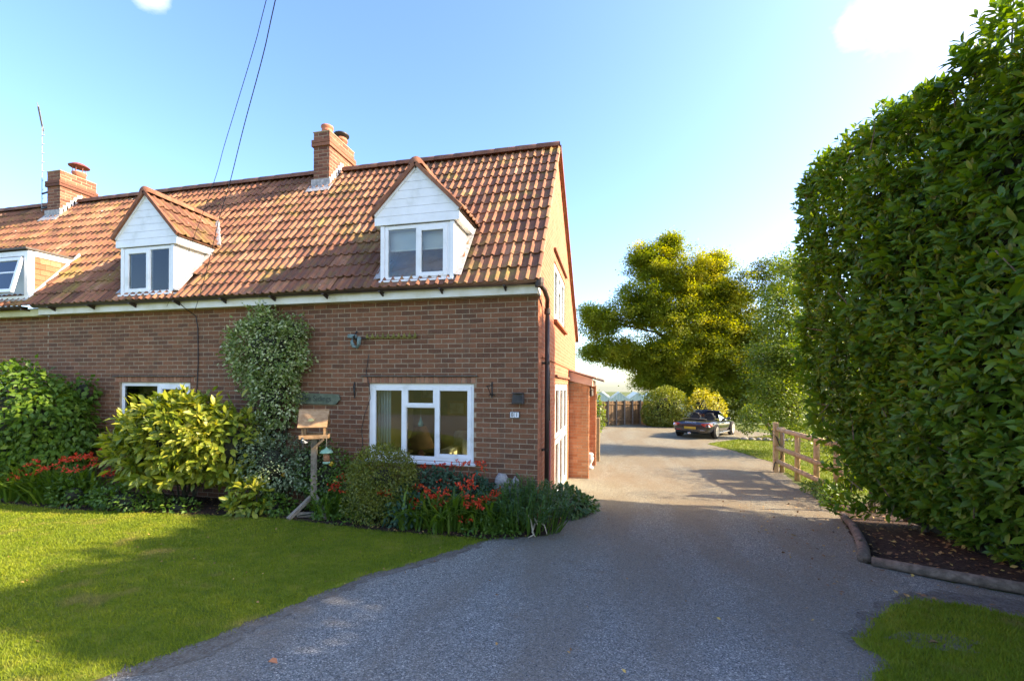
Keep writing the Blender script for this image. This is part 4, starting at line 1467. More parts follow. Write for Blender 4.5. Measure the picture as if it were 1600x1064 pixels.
        # tile edge at the front verge
        MB().bar(Vector((ev.x, y0 - .05, ev.z + .012)), Vector((cx, y0 - .05, tp.z + .012)), .05, .055).obj('verge_strip', M_RIDGE, d)
        # valley
        pv = [Vector((cx + s * (gw + .03), EAVE_Y + (zg_ - EAVE_Z) / SLOPE, zg_)), Vector((cx, yr, apex_z + .06))]
        vb = MB(); vb.bar(pv[0] + NRMV * .055, pv[1] + NRMV * .055, .06, .05, NRMV); vb.obj('valley_strip', M_LEAD if s > 0 else M_RIDGE, d)
    k = 0
    y = y0 - .06
    while y < yr - .1:
        ridge_tile(d, (cx, y, apex_z + .045), (0, 1, 0), min(.44, yr - y + .1), .10)
        y += .43
    return d


dormer(DORM[0], DZ[0], 0)
dormer(DORM[1], DZ[1], 1)


def chimney(parent, x0, x1, y0, y1, ztop, zbase, corbel):
    b = MB().box((x0 + .01, y0 + .01, zbase), (x1 - .01, y1 - .01, ztop)).obj('chimney', M_MORTAR, parent)
    H = ztop - zbase
    rows = int(H / .075)
    zb = ztop - rows * .075
    def clip_side(x, z): return True
    lay(b, (x0 + .01, y0 + .01, zb), (1, 0, 0), (0, -1, 0), x1 - x0 - .02, rows * .075, (), 60, M_CHBRICK)
    lay(b, (x1 - .01, y0 + .01, zb), (0, 1, 0), (1, 0, 0), y1 - y0 - .02, rows * .075, (), 90, M_CHBRICK, phase=1)
    lay(b, (x0 + .01, y1 - .01, zb), (0, -1, 0), (-1, 0, 0), y1 - y0 - .02, rows * .075, (), 0, M_CHBRICK, phase=1)
    # oversailing courses near the top
    for k in corbel:
        z = ztop - k * .075
        MB().box((x0 - .026, y0 - .026, z), (x1 + .026, y1 + .026, z + .068)).obj('oversailing_course', M_CHBRICK, b, bevel=.006)
    MB().box((x0 - .005, y0 - .005, ztop), (x1 + .005, y1 + .005, ztop + .03)).obj('flaunching', M_MORTAR, b, bevel=.012)
    # lead at the foot
    zf = roof_z(y0)
    fl = MB(); fl.box((x0 - .03, y0 - .022, zf - .03), (x1 + .03, y0 - .004, zf + .20))
    fl.prism([(x0 - .08, y0 - .14, roof_z(y0 - .14) + .065), (x1 + .08, y0 - .14, roof_z(y0 - .14) + .065), (x1 + .08, y0, zf + .075), (x0 - .08, y0, zf + .075)], NRMV * .01)
    fl.obj('lead_apron', M_LEAD, b)
    st = MB()
    for i in range(6):
        y = y0 + .0 + i * .075
        if y > RIDGE_Y: break
        z = roof_z(y)
        st.prism([(x1 + .002, y - .02, z + .03), (x1 + .002, y + .085, z + .03 + .085 * SLOPE), (x1 + .002, y + .085, z + .25), (x1 + .002, y - .02, z + .22)], (.012, 0, 0))
    st.obj('stepped_flashing', M_CHEEK, b)
    return b


ch = chimney(house, -5.2, -4.80, 1.82, 2.74, 7.40, 5.9, (3, 4))
ch['label'] = 'tall brick chimney with a clay pot and a black cowl'
MB().lathe([(.10, 0), (.105, .10), (.118, .115), (.118, .135), (.108, .145), (.115, .18), (.13, .20), (.128, .235), (.10, .25), (.095, .20)], (-5.03, 2.06, 7.42), 18).obj('chimney_pot', M_TERRA, ch, True)
p2 = MB().lathe([(.11, 0), (.115, .14), (.135, .15), (.135, .17), (.115, .18), (.12, .21)], (-4.98, 2.50, 7.42), 18).obj('chimney_pot', M_TERRA, ch, True)
MB().lathe([(.10, .20), (.10, .26), (.165, .27), (.17, .30), (.12, .33), (.03, .345)], (-4.98, 2.50, 7.42), 18).obj('black_cowl', M_DARKMETAL, ch, True)

# ------------------------------------------------------------------ the neighbouring half
NX0 = -16.5
nb = thing('neighbouring_house', 'adjoining brick house at the left edge with a flat-roofed tile-hung dormer', 'house', (PARTY - .02, 0, 0))
W3 = (-12.6, -10.88, .84, 2.03)
wall_poly('front_wall', [(NX0, BASE_Z), (PARTY - .004, BASE_Z), (PARTY - .004, 3.5), (NX0, 3.5)], [W3], lambda x, z: (x + .02 - PARTY, 0, z), M_MORTAR, None, reveal=(0, .12, 0))
fw = bpy.data.objects[[o.name for o in COL.objects if o.name.startswith('front_wall')][-1]]
fw.parent = nb; fw.location = (0, 0, 0)
lay(nb, (NX0, 0, BASE_Z), (1, 0, 0), (0, -1, 0), PARTY - .004 - NX0, 3.36 - BASE_Z, [(W3[0] - NX0, W3[1] - NX0, W3[2] - BASE_Z - .05, W3[3] - BASE_Z), (W3[0] - .1 - NX0, W3[1] + .1 - NX0, W3[3] - BASE_Z, W3[3] + .115 - BASE_Z)], 220, M_BRICK,
    rank=lambda p: .2 if (p.x < -11.6 or p.z < 2.2) else 1, phase=1)
soldier(nb, W3[0] - .1, W3[1] + .1, W3[3] + .004, .10)
w3 = casement(nb, *W3, yw, [(0, .49, 0, 1, .07), (.51, 1, 0, 1, .07)])
MB().box((W3[0] - .03, -.055, W3[2] - .045), (W3[1] + .03, .03, W3[2] - .002)).obj('sill', M_WHITE, w3)
room(nb, -13.5, -10.2, .121, 3.3, .1, 2.42, W3)
MB().box((NX0, 6.9, -.6), (PARTY, 7.0, 3.5)).obj('rear_wall', M_GABLE, nb)
MB().box((NX0 - .1, 0, -.6), (NX0, 7.0, 3.5)).obj('side_wall', M_GABLE, nb)
MB().box((NX0, -.145, 3.325), (PARTY - .002, -.001, 3.335)).obj('soffit', M_FASCIA, nb)
MB().box((NX0, -.165, 3.315), (PARTY - .002, -.146, 3.445)).obj('fascia_board', pm('yellowed_fascia', [(0, (.40, .36, .16)), (1, (.56, .52, .28))], .6, 3, 0), nb)
gutter(nb, NX0, PARTY - .25, -.232, 3.49)
for X in (-9.95, -11.0, -12.0):
    MB().box((X - .018, -.296, 3.41), (X + .018, -.166, 3.432)).obj('gutter_bracket', M_GUTTER, nb)
mb = MB()
mb.add([(NX0, EAVE_Y + .02, roof_z(EAVE_Y + .02) - .02), (PARTY, EAVE_Y + .02, roof_z(EAVE_Y + .02) - .02), (PARTY, RIDGE_Y, RIDGE_Z - .02), (NX0, RIDGE_Y, RIDGE_Z - .02)], [(0, 1, 2, 3)])
mb.obj('roof_underlay', M_RIDGE, nb)
mb = MB(); mb.prism([(NX0, RIDGE_Y, RIDGE_Z), (NX0, REAR_Y, REAR_Z), (NX0, REAR_Y, REAR_Z - .05), (NX0, RIDGE_Y, RIDGE_Z - .06)], (PARTY - NX0, 0, 0))
mb.obj('rear_roof', M_TILE, nb)
FD = (-12.6, -9.93)         # flat dormer x range


def in_flat(p):
    return (FD[0] + .1 < p.x < FD[1] - .12 and -.1 < p.y < .52) or (-12.78 < p.x < -12.62 and p.y > 1.98)


x_start = .06 - 33 * .30
lay_tiles(nb, (x_start - 22 * .30, EAVE_Y - .02, roof_z(EAVE_Y - .02)), (1, 0, 0), UPV, 22, 13, 290, in_flat)
for i in range(16):
    X = PARTY - .05 - i * .43 - .44
    if -13.05 < X < -12.55: continue
    ridge_tile(nb, (X, RIDGE_Y, RIDGE_Z + .03), (1, 0, 0))
# flat-roofed dormer, face in line with the others
fy = -.20
ft, fb = 4.60, 3.63
mb = MB(); mb.box((FD[1] - .11, fy, fb), (FD[1], fy + .10, ft - .02)); mb.box((FD[0], fy, fb), (FD[0] + .11, fy + .10, ft - .02)); mb.box((FD[0] + .11, fy, ft - .12), (FD[1] - .11, fy + .10, ft - .02)); mb.box((FD[0] + .11, fy, fb), (FD[1] - .11, fy + .10, fb + .08))
fd = mb.obj('flat_dormer', M_WHITE, nb, bevel=.004)
yt = EAVE_Y + (ft - EAVE_Z) / SLOPE
MB().box((FD[0] - .05, fy - .05, ft), (FD[1] + .03, yt + .12, ft + .035)).obj('flat_roof', M_CORR, fd)
MB().box((FD[1] - .02, fy + .101, ft - .11), (FD[1] + .004, yt + .06, ft - .002)).obj('cheek_fascia', M_CHEEK, fd)
rng = random.Random(5)
nrow = 8
for r in range(nrow):
    z0_, z1_ = fb + (ft - .115 - fb) * r / nrow, fb + (ft - .115 - fb) * (r + 1) / nrow
    yend = EAVE_Y + (z1_ - EAVE_Z) / SLOPE
    y = fy + .102 - (.08 if r % 2 else 0)
    while y < yend:
        a, b = max(y, fy + .102), min(y + .163, yend)
        if b - a > .02: MB().prism([(FD[1] - .015, a, z0_ - .01), (FD[1] - .015, b, z0_ - .01), (FD[1] - .028, b, z1_), (FD[1] - .028, a, z1_)], (.012 + rng.uniform(0, .004), 0, 0)).obj('hung_tile', M_BRICKO, fd)
        y += .165
q = [Vector((FD[1] - .0, fy, roof_z(fy) + .08)), Vector((FD[1] + .05, fy, roof_z(fy) + .07)), Vector((FD[1] + .05, yt + .05, roof_z(yt + .05) + .07)), Vector((FD[1] - .0, yt + .05, roof_z(yt + .05) + .09))]
MB().prism(q, NRMV * .015).obj('lead_flashing', M_CHEEK, fd)
# open top-hung sash at its right, and a fixed light beside it
sx0, sx1, sz0, sz1 = -10.92, -10.06, fb + .10, ft - .15
hinge = Vector((0, fy - .01, sz1))
rm = Matrix.Translation(hinge) @ Matrix.Rotation(R(-12), 4, 'X') @ Matrix.Translation(-hinge)
s = MB(); t_ = .065
for a, b in (((sx0, fy - .03, sz0), (sx0 + t_, fy + .015, sz1)), ((sx1 - t_, fy - .03, sz0), (sx1, fy + .015, sz1)), ((sx0 + t_, fy - .03, sz0), (sx1 - t_, fy + .015, sz0 + t_)), ((sx0 + t_, fy - .03, sz1 - t_), (sx1 - t_, fy + .015, sz1)),
             ((sx0 + t_, fy - .02, (sz0 + sz1) / 2 + .04), (sx1 - t_, fy + .01, (sz0 + sz1) / 2 + .065))):
    s.box(a, b, rm)
sash = s.obj('open_sash', M_WHITE, fd)
MB().box((sx0 + t_ - .004, fy - .012, sz0 + t_ - .004), (sx1 - t_ + .004, fy - .006, sz1 - t_ + .004), rm).obj('pane', M_GLASS, fd)
MB().box((FD[0] + .11, fy + .12, fb), (FD[1] - .11, fy + .13, ft - .12)).obj('room_wall', M_BLIND, fd)
MB().box((FD[0] + .112, fy + .03, fb + .082), (sx0 - .03, fy + .04, ft - .122)).obj('pane', M_GLASS, fd)
MB().box((sx0 - .09, fy + .005, fb + .082), (sx0 - .03, fy + .09, ft - .122)).obj('mullion', M_WHITE, fd)
ap = MB().prism([(FD[0] - .05, EAVE_Y + .03, roof_z(EAVE_Y + .03) + .06), (FD[1] + .05, EAVE_Y + .03, roof_z(EAVE_Y + .03) + .06), (FD[1] + .05, fy, fb + .01), (FD[0] - .05, fy, fb + .01)], NRMV * .012)
ap.obj('lead_apron', M_LEAD, fd)
ch2 = chimney(nb, -12.95, -12.49, 1.82, 2.62, 7.37, 5.9, (4, 5))
c_ = (-12.62, 2.3, 7.40)
pt = MB().lathe([(.13, 0), (.135, .10), (.15, .12), (.15, .15), (.12, .16)], c_, 16).obj('chimney_pot', M_TERRA, ch2, True)
cw = MB()
for k in range(6):
    a = k * math.pi / 3
    cw.tube([(c_[0] + .12 * math.cos(a), c_[1] + .12 * math.sin(a), c_[2] + .15), (c_[0] + .13 * math.cos(a), c_[1] + .13 * math.sin(a), c_[2] + .30)], .008, 5)
cw.lathe([(.21, .30), (.215, .315), (.12, .38), (.02, .40)], c_, 18)
cw.obj('rain_cowl', M_REDCOWL, ch2)

# aerial on the neighbour's chimney
ae = thing('television_aerial', 'thin television aerial on a tall mast beside the left chimney', 'aerial', (-13.16, 1.85, 6.4))
MB().tube([(-13.16, 1.85, 6.42), (-13.17, 1.85, 8.62)], .009, 6).obj('mast', M_ALU, ae)
mb = MB()
for i in range(9):
    z = 6.5 + i * .23
    mb.tube([(-13.165, 1.85, z), (-13.07, 1.83, z + .005)], .006, 5)
mb.obj('side_rods', M_ALU, ae)
MB().bar((-13.25, 1.92, 8.52), (-12.90, 1.62, 8.92), .03, .05).obj('boom', M_ALU, ae)
mb = MB()
for i in range(4):
    f = i / 3.2
    c_ = Vector((-13.25, 1.92, 8.52)).lerp(Vector((-12.90, 1.62, 8.92)), f)
    mb.tube([c_ - Vector((.03, -.05, .10)), c_ + Vector((.03, -.05, .10))], .006, 5)
mb.obj('elements', M_ALU, ae)
mb = MB()
for z in (6.48, 6.86): mb.bar((-13.16, 1.85, z), (-12.95, 1.84, z + .02), .03, .03)
mb.obj('wall_bracket', M_IRON, ae)

# overhead wires coming down to the eaves
def at_px(u, v, depth):
    d = Vector(pix_dir(u, v)); return Vector(co.location) + d * depth


def wire_path(px, d0, d1):
    """a sagging wire seen along these sight lines, from depth d0 at the eaves to d1 overhead, carried on to a pole behind"""
    cum = [0]
    for p, q in zip(px, px[1:]): cum.append(cum[-1] + math.hypot(q[0] - p[0], q[1] - p[1]))
    P = [at_px(u, v, 1 / (1 / d0 + (1 / d1 - 1 / d0) * c / cum[-1])) for (u, v), c in zip(px, cum)]
    e = P[-1] + (P[-1] - P[-2]).normalized() * 2.5
    P.append(e)
    out = []
    for k in range(len(P) - 1):                       # Catmull-Rom
        p0, p1, p2, p3 = P[max(0, k - 1)], P[k], P[k + 1], P[min(len(P) - 1, k + 2)]
        for j in range(6):
            f = j / 6
            out.append(.5 * ((2 * p1) + (p2 - p0) * f + (2 * p0 - 5 * p1 + 4 * p2 - p3) * f * f + (3 * p1 - p0 - 3 * p2 + p3) * f ** 3))
    return out + [P[-1]]


def eave_depth(u, Y):
    return (Y - co.location.y) / pix_dir(u, 484)[1]


for px_, r_, lb in (([(260, 482), (290, 405), (331, 292), (348, 232), (368, 165), (396, 70), (415, -6)], .0030, 'left of the two thin overhead wires running up from the house eaves'),
                    ([(304, 488), (322, 425), (342, 341), (357, 290), (379, 200), (408, 90), (429, -6)], .0042, 'right of the two overhead wires, the straighter and thicker one')):
    P = wire_path(px_, eave_depth(px_[0][0], -.30), 3.4)
    w_ = MB().tube(P, r_, 5).obj('overhead_wire', M_IRON, None, at=P[0])
    props(w_, lb, 'wire')
wc = MB().tube([(-6.20, -.30, 3.42), (-6.18, -.18, 3.32), (-6.14, -.03, 3.22), (-6.11, -.016, 3.0), (-6.10, -.016, 2.4), (-6.13, -.016, 1.85), (-6.14, -.016, 1.5)], .008, 5).obj('wall_cable', M_BLACK, None, at=(-6.12, -.016, 2.4))
props(wc, 'dark cable running down the brick wall from the eaves above the laurel', 'cable')
wc = MB().tube([(-2.74, -.02, 2.5), (-2.78, -.025, 2.2), (-2.72, -.03, 2.0), (-2.70, -.03, 1.8), (-2.80, -.03, 1.55), (-2.86, -.02, 1.3), (-2.84, -.016, 1.05), (-2.9, -.016, .8)], .005, 5).obj('wall_cable', M_BLACK, None, at=(-2.78, -.02, 1.7))
props(wc, 'thin curved black cable at the left edge of the main front window', 'cable')
wc = MB().tube([(.012, 1.02, 2.55), (.014, 1.12, 2.3), (.014, 1.16, 1.9), (.014, 1.18, 1.3), (.014, 1.2, .2)], .010, 5).obj('wall_cable', M_BLACK, None, at=(.014, 1.1, 1.6))
props(wc, 'thin dark cable down the sunlit gable wall beside the drainpipe', 'cable')
mp_ = MB().box((.001, .98, .05), (.05, 1.14, 1.42)).obj('maroon_wall_panel', M_MAROON, None, at=(.02, 1.06, .05), bevel=.006)
props(mp_, 'narrow maroon panel on the gable wall behind the drainpipe', 'panel')
# meter cupboard things on the front: lamp box, number plaque, sign, brackets, ornament
lb = thing('wall_lamp', 'squat dark box lamp on the brick wall above the house number', 'lamp', (-.285, -.02, 1.73))
MB().prism([(-.375, -.10, 1.745), (-.195, -.10, 1.745), (-.205, -.06, 1.90), (-.365, -.06, 1.90)], (0, .092, 0)).obj('housing', M_LAMPBOX, lb, bevel=.012)
MB().box((-.365, -.14, 1.90), (-.205, -.01, 1.915)).obj('hood', M_LAMPBOX, lb, bevel=.004)
MB().box((-.355, -.108, 1.765), (-.215, -.102, 1.87)).obj('glass_panel', M_DARKMETAL, lb)


def text_mesh(body, size, mat, name, loc, rot, parent=None, extrude=.0015, spacing=1.0, at=None):
    cu = bpy.data.curves.new('t', 'FONT'); cu.body = body; cu.size = size; cu.extrude = extrude; cu.align_x = 'CENTER'; cu.align_y = 'CENTER'
    cu.space_character = spacing
    tmp = bpy.data.objects.new('t', cu); COL.objects.link(tmp)
    dg = bpy.context.evaluated_depsgraph_get(); dg.update()
    me = bpy.data.meshes.new_from_object(tmp.evaluated_get(dg)); me.name = name
    bpy.data.objects.remove(tmp); bpy.data.curves.remove(cu)
    me.materials.clear(); me.materials.append(mat)
    m = Matrix.Translation(Vector(loc)) @ Euler(rot).to_matrix().to_4x4()
    me.transform(Matrix.Translation(-(WOFF[parent.name] if parent else Vector(loc))) @ m)
    return meshobj(name, me, parent, WOFF[parent.name] if parent else loc)


pl = MB().box((-.415, -.026, 1.535), (-.268, -.009, 1.632)).obj('number_plaque', M_LAMPBOX, None, at=(-.34, -.02, 1.585), bevel=.003)
props(pl, 'small white house number plaque reading 81 beside the front corner', 'plaque')
MB().box((-.406, -.030, 1.545), (-.344, -.0262, 1.622)).obj('white_tile', M_PLATEW, pl)
MB().box((-.339, -.030, 1.545), (-.277, -.0262, 1.622)).obj('white_tile', M_PLATEW, pl)
text_mesh('8', .085, M_BLACK, 'digit', (-.375, -.0315, 1.583), (R(90), 0, 0), pl)
text_mesh('1', .085, M_BLACK, 'digit', (-.308, -.0315, 1.583), (R(90), 0, 0), pl)
sg = MB().prism([(-4.12, -.05, 1.70), (-3.32, -.05, 1.69), (-3.24, -.05, 1.78), (-3.27, -.05, 1.86), (-4.02, -.05, 1.88), (-4.16, -.05, 1.80)], (0, .034, 0)).obj('house_sign', M_SIGN, None, at=(-3.7, -.03, 1.78), bevel=.004)
props(sg, 'green-grey name board reading The Sidings half hidden behind the ivy', 'sign')
text_mesh('The Sidings', .125, M_SIGNTXT, 'lettering', (-3.68, -.0525, 1.785), (R(90), 0, R(0)), sg)

for i, (x0, sgn, lab) in enumerate(((-2.99, 1, 'black iron hanging-basket bracket left of the main window'), (-.69, -1, 'black iron hanging-basket bracket right of the main window'))):
    b = thing('basket_bracket', lab, 'bracket', (x0, -.02, 1.9))
    if i == 0:
        MB().bar((x0, -.02, 1.80), (x0, -.02, 2.06), .018, .008, (0, 1, 0)).obj('back_plate', M_IRON, b)
        MB().tube([(x0, -.02, 2.05), (x0 + .06, -.14, 2.01), (x0 + .12, -.24, 1.95)], .007, 6).obj('arm', M_IRON, b)
        MB().tube([(x0, -.02, 1.84), (x0 + .05, -.12, 1.90), (x0 + .09, -.18, 1.98)], .006, 6).obj('stay', M_IRON, b)
        MB().tube([(x0 + .12, -.24, 1.95), (x0 + .13, -.26, 1.92), (x0 + .15, -.25, 1.94)], .006, 5).obj('hook', M_IRON, b)
    else:
        MB().bar((x0, -.02, 1.83), (x0, -.02, 2.07), .018, .008, (0, 1, 0)).obj('back_plate', M_IRON, b)
        MB().tube([(x0, -.02, 2.02), (x0 - .005, -.20, 2.01), (x0 - .01, -.30, 2.0)], .007, 6).obj('arm', M_IRON, b)
        MB().tube([(x0, -.02, 1.86), (x0, -.12, 1.90), (x0 - .008, -.24, 2.0)], .006, 6).obj('stay', M_IRON, b)
        MB().tube([(x0 - .05, -.02, 1.87), (x0, -.03, 1.89), (x0 + .05, -.02, 1.87)], .006, 5).obj('scroll', M_IRON, b)
orn = thing('wall_ornament', 'verdigris metal wall ornament of bent leaves on the bricks above the main window', 'ornament', (-2.95, -.02, 2.72))
MB().bar((-3.09, -.05, 2.80), (-2.94, -.05, 2.79), .06, .05, (0, 1, 0)).obj('plate', M_VERDI, orn, bevel=.008)
MB().tube([(-3.0, -.05, 2.78), (-3.01, -.08, 2.70), (-2.98, -.07, 2.63), (-2.93, -.06, 2.61)], [.02, .025, .03, .012], 8).obj('leaf', M_VERDI, orn, True)
MB().tube([(-2.92, -.06, 2.60), (-2.88, -.08, 2.68), (-2.87, -.08, 2.78)], [.012, .032, .03], 8).obj('leaf', M_VERDI, orn, True)
MB().tube([(-2.95, -.03, 2.87), (-2.96, -.10, 2.78), (-2.94, -.03, 2.72)], .018, 6).obj('hook', M_IRON, orn)
MB().bar((-2.90, -.04, 2.775), (-2.75, -.04, 2.755), .014, .014).obj('arm', M_IRON, orn)
row = thing('mossy_rail', 'thin mossy rail with a row of stubby pegs beside the verdigris ornament', 'rail', (-2.35, -.02, 2.77))
MB().bar((-2.82, -.028, 2.762), (-1.92, -.028, 2.752), .012, .014).obj('rail', M_MOSS, row)
rng = random.Random(3)
for i in range(10):
    x = -2.76 + i * .092
    MB().lathe([(.012, 0), (.026 + rng.uniform(0, .008), .02), (.018, .05), (.004, .075 + rng.uniform(0, .02))], (x, -.034, 2.75), 7).obj('peg', M_MOSS, row)

# things seen through the main window
cu = MB()
for k in range(8):
    x = -2.70 + k * .026
    cu.tube([(x, .24 + .03 * (k % 2), .9), (x, .24 + .03 * (k % 2), 2.2)], .017, 6)
o = cu.obj('curtain', M_CURTAIN, None, True, at=(-2.6, .25, .9)); props(o, 'pale grey curtain hanging inside the left light of the main window', 'curtain')
o = thing('framed_picture', 'gilt-framed picture on the far wall seen through the right-hand window light', 'picture', (-3.0, 4.82, 1.2))
MB().box((-3.27, 4.80, 1.20), (-2.74, 4.845, 1.62)).obj('frame', M_PICFRAME, o)
MB().box((-3.20, 4.792, 1.27), (-2.81, 4.7995, 1.55)).obj('print', M_PICTURE, o)
o = thing('framed_picture', 'second gilt picture seen through the small top light of the main window', 'picture', (-3.75, 4.82, 1.6))
MB().box((-4.05, 4.80, 1.62), (-3.60, 4.845, 2.0)).obj('frame', M_PICFRAME, o)
MB().box((-3.99, 4.792, 1.68), (-3.66, 4.7995, 1.94)).obj('print', M_PICTURE, o)
o = thing('pendant_ornament', 'green glass pendant hanging on a string in the middle of the main window', 'ornament', (-1.92, .16, 1.4))
MB().tube([(-1.92, .16, 1.50), (-1.92, .16, 1.70)], .004, 4).obj('string', M_ROPE, o)
MB().lathe([(.005, .15), (.02, .10), (.05, .03), (.04, 0), (.0, -.01)], (-1.92, .16, 1.36), 8).obj('drop', M_GGLASS, o)
o = thing('table_lamp', 'ochre table lamp shade inside the room behind the main window', 'lamp', (-3.0, 2.5, .1))
MB().lathe([(.32, 0), (.13, .46)], (-3.0, 2.5, .66), 18).obj('shade', M_SHADE, o, True)
MB().lathe([(.10, .0), (.05, .1), (.03, .15), (.03, .25)], (-3.0, 2.5, .50), 12).obj('base', M_TERRA, o, True)
MB().box((-3.3, 2.2, .0), (-2.7, 2.8, .50)).obj('stand', M_WOODG, o)
o = thing('sofa', 'cream floral sofa inside the room behind the main window', 'sofa', (-2.0, 2.9, .0))
MB().box((-2.5, 2.45, .0), (-1.4, 3.2, .42)).obj('seat', M_SOFA, o, bevel=.06)
MB().box((-2.5, 3.15, .0), (-1.4, 3.4, .98)).obj('backrest', M_SOFA, o, bevel=.08)
MB().box((-2.52, 2.4, .0), (-2.28, 3.4, .66)).obj('arm', M_SOFA, o, bevel=.05)
MB().box((-1.6, 2.4, .0), (-1.38, 3.4, .66)).obj('arm', M_SOFA, o, bevel=.05)
MB().box((-2.2, 2.9, .42), (-1.75, 3.1, .84)).obj('cushion', M_CURTAIN, o, bevel=.08)

# ------------------------------------------------------------------ porch at the side door
porch = thing('brick_porch', 'small lean-to brick porch on the sunlit gable side with a corrugated roof', 'porch', (.3, 5.5, zg(5.2)))
PZ = zg(4.9) - .05
MB().box((.004, 4.88, PZ), (.51, 5.0, 2.12)).obj('porch_wall', M_MORTAR, porch)
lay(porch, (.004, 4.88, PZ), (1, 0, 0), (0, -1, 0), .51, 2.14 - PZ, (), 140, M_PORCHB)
lay(porch, (.51, 4.88, PZ), (0, 1, 0), (1, 0, 0), .12, 2.12 - PZ, (), 60, M_PORCHB, bw=.12)
MB().prism([(.002, 4.80, 2.16), (.60, 4.80, 2.02), (.60, 4.80, 2.21), (.002, 4.80, 2.40)], (0, .035, 0)).obj('barge_board', M_PINK, porch, bevel=.003)
MB().box((.56, 4.836, 2.02), (.60, 7.2, 2.18)).obj('side_fascia', M_PINK, porch)
MB().prism([(.0, 4.70, 2.415), (.70, 4.70, 2.215), (.70, 4.70, 2.24), (.0, 4.70, 2.45)], (0, .5, 0)).obj('front_slab', M_PINK, porch)
cr = MB()
n = 14
for i in range(n):
    y0_, y1_ = 5.2 + i * .16, 5.2 + (i + 1) * .16
    ym = (y0_ + y1_) / 2
    for a, b, za, zb_ in ((y0_, ym, 0, .035), (ym, y1_, .035, 0)):
        cr.add([(.0, a, 2.42 + za), (.86, a, 2.17 + za), (.86, b, 2.17 + zb_), (.0, b, 2.42 + zb_), (.0, a, 2.40 + za), (.86, a, 2.15 + za), (.86, b, 2.15 + zb_), (.0, b, 2.40 + zb_)],
               [(0, 1, 2, 3), (7, 6, 5, 4), (1, 5, 6, 2), (0, 4, 5, 1)])
cr.obj('corrugated_roof', M_CORR, porch)
MB().box((.36, 7.05, zg(7) - .05), (.62, 7.25, 2.05)).obj('pier', M_MORTAR, porch)
lay(porch, (.36, 7.05, zg(7) - .05), (1, 0, 0), (0, -1, 0), .26, 2.1 - zg(7), (), 60, M_PORCHB, bw=.13)
lay(porch, (.62, 7.05, zg(7) - .05), (0, 1, 0), (1, 0, 0), .20, 2.1 - zg(7), (), 0, M_PORCHB, bw=.2)
MB().box((.05, 7.1, 1.62), (.66, 7.3, 1.80)).obj('shelf_box', M_WOODG, porch, bevel=.01)
ln = thing('porch_lantern', 'old metal lantern hanging under the porch roof', 'lantern', (.49, 6.2, 1.75))
MB().lathe([(.07, 0), (.085, .03), (.075, .16), (.10, .18), (.03, .24), (.01, .27)], (.49, 6.2, 1.74), 6).obj('body', M_LAMPBOX, ln)
MB().tube([(.49, 6.2, 2.0), (.49, 6.2, 2.16)], .008, 5).obj('hanger', M_IRON, ln)
ur = thing('stone_urn', 'white stone garden ornament standing against the porch pier', 'ornament', (.52, 6.45, zg(6.45)))
MB().lathe([(.11, 0), (.12, .06), (.07, .10), (.06, .16), (.11, .24), (.13, .32), (.10, .38), (.12, .42), (.09, .47), (.02, .48)], (.46, 6.45, zg(6.45)), 14).obj('urn', M_STONE, ur, True)
st = MB(); st.blob((-.50, -.16, .80 - .19), (.11, .07, .13), 3, 2, .35, 2.2); st.blob((-.30, -.16, .60), (.07, .06, .09), 5, 2, .35, 2.2); st.box((-.6, -.24, -.02), (-.24, -.08, .55))
o = st.obj('stone_cherub', M_EDGE2, None, True, at=(-.42, -.16, 0)); props(o, 'rounded pale stone ornament showing over the spurge below the house number', 'ornament')
gp = thing('garden_gate_post', 'yellowish timber post and boarded gate edge behind the porch', 'gate', (.68, 7.85, zg(7.85)))
MB().box((.60, 7.80, zg(8) - .02), (.72, 7.92, 1.02)).obj('post', M_RAIL, gp, bevel=.01)
for i in range(4):
    MB().box((.50 - i * .11, 7.84, zg(8) + .04), (.597 - i * .11, 7.87, .98 - .01 * (i % 2))).obj('board', M_RAIL, gp)
MB().bar((.1, 7.885, .75), (.6, 7.885, .75), .03, .07).obj('gate_rail', M_RAIL, gp)

# ------------------------------------------------------------------ bird table, feeder, bird
bx, by = -3.34, -.53
bz = zg(by) + .016
bt = thing('bird_table', 'wooden bird table with a pitched board roof on a splayed-leg post at the lawn edge', 'bird table', (bx, by, bz))
MB().box((bx - .045, by - .035, .30), (bx + .04, by + .035, 1.21)).obj('post', M_WOODG, bt, bevel=.004)
for k, (fx, fy_) in enumerate(((-.30, -.30), (.22, -.42), (.24, .34), (-.25, .36))):
    MB().bar((bx + fx * .06, by + fy_ * .06, .34), (bx + fx, by + fy_, zg(by + fy_) + .03), .06, .05).obj('leg', M_WOODG, bt, bevel=.004)
MB().bar((bx - .20, by - .21, .12), (bx + .15, by - .28, .11), .025, .07).obj('brace', M_WOODG, bt)
MB().bar((bx + .15, by - .27, .13), (bx + .16, by + .22, .11), .025, .07).obj('brace', M_WOODG, bt)
MB().box((bx - .23, by - .19, 1.215), (bx + .25, by + .19, 1.235)).obj('tray', M_WOOD, bt)
for a, b in (((bx - .235, by - .21, 1.21), (bx + .255, by - .192, 1.265)), ((bx - .235, by + .192, 1.21), (bx + .255, by + .21, 1.265)), ((bx - .25, by - .19, 1.21), (bx - .232, by + .19, 1.265)), ((bx + .252, by - .19, 1.21), (bx + .27, by + .19, 1.265))):
    MB().box(a, b).obj('tray_edge', M_WOOD, bt, bevel=.003)
for x in (bx - .18, bx + .19):
    for y in (by - .15, by + .15):
        MB().box((x - .018, y - .018, 1.236), (x + .018, y + .018, 1.42)).obj('roof_post', M_WOOD, bt, bevel=.002)
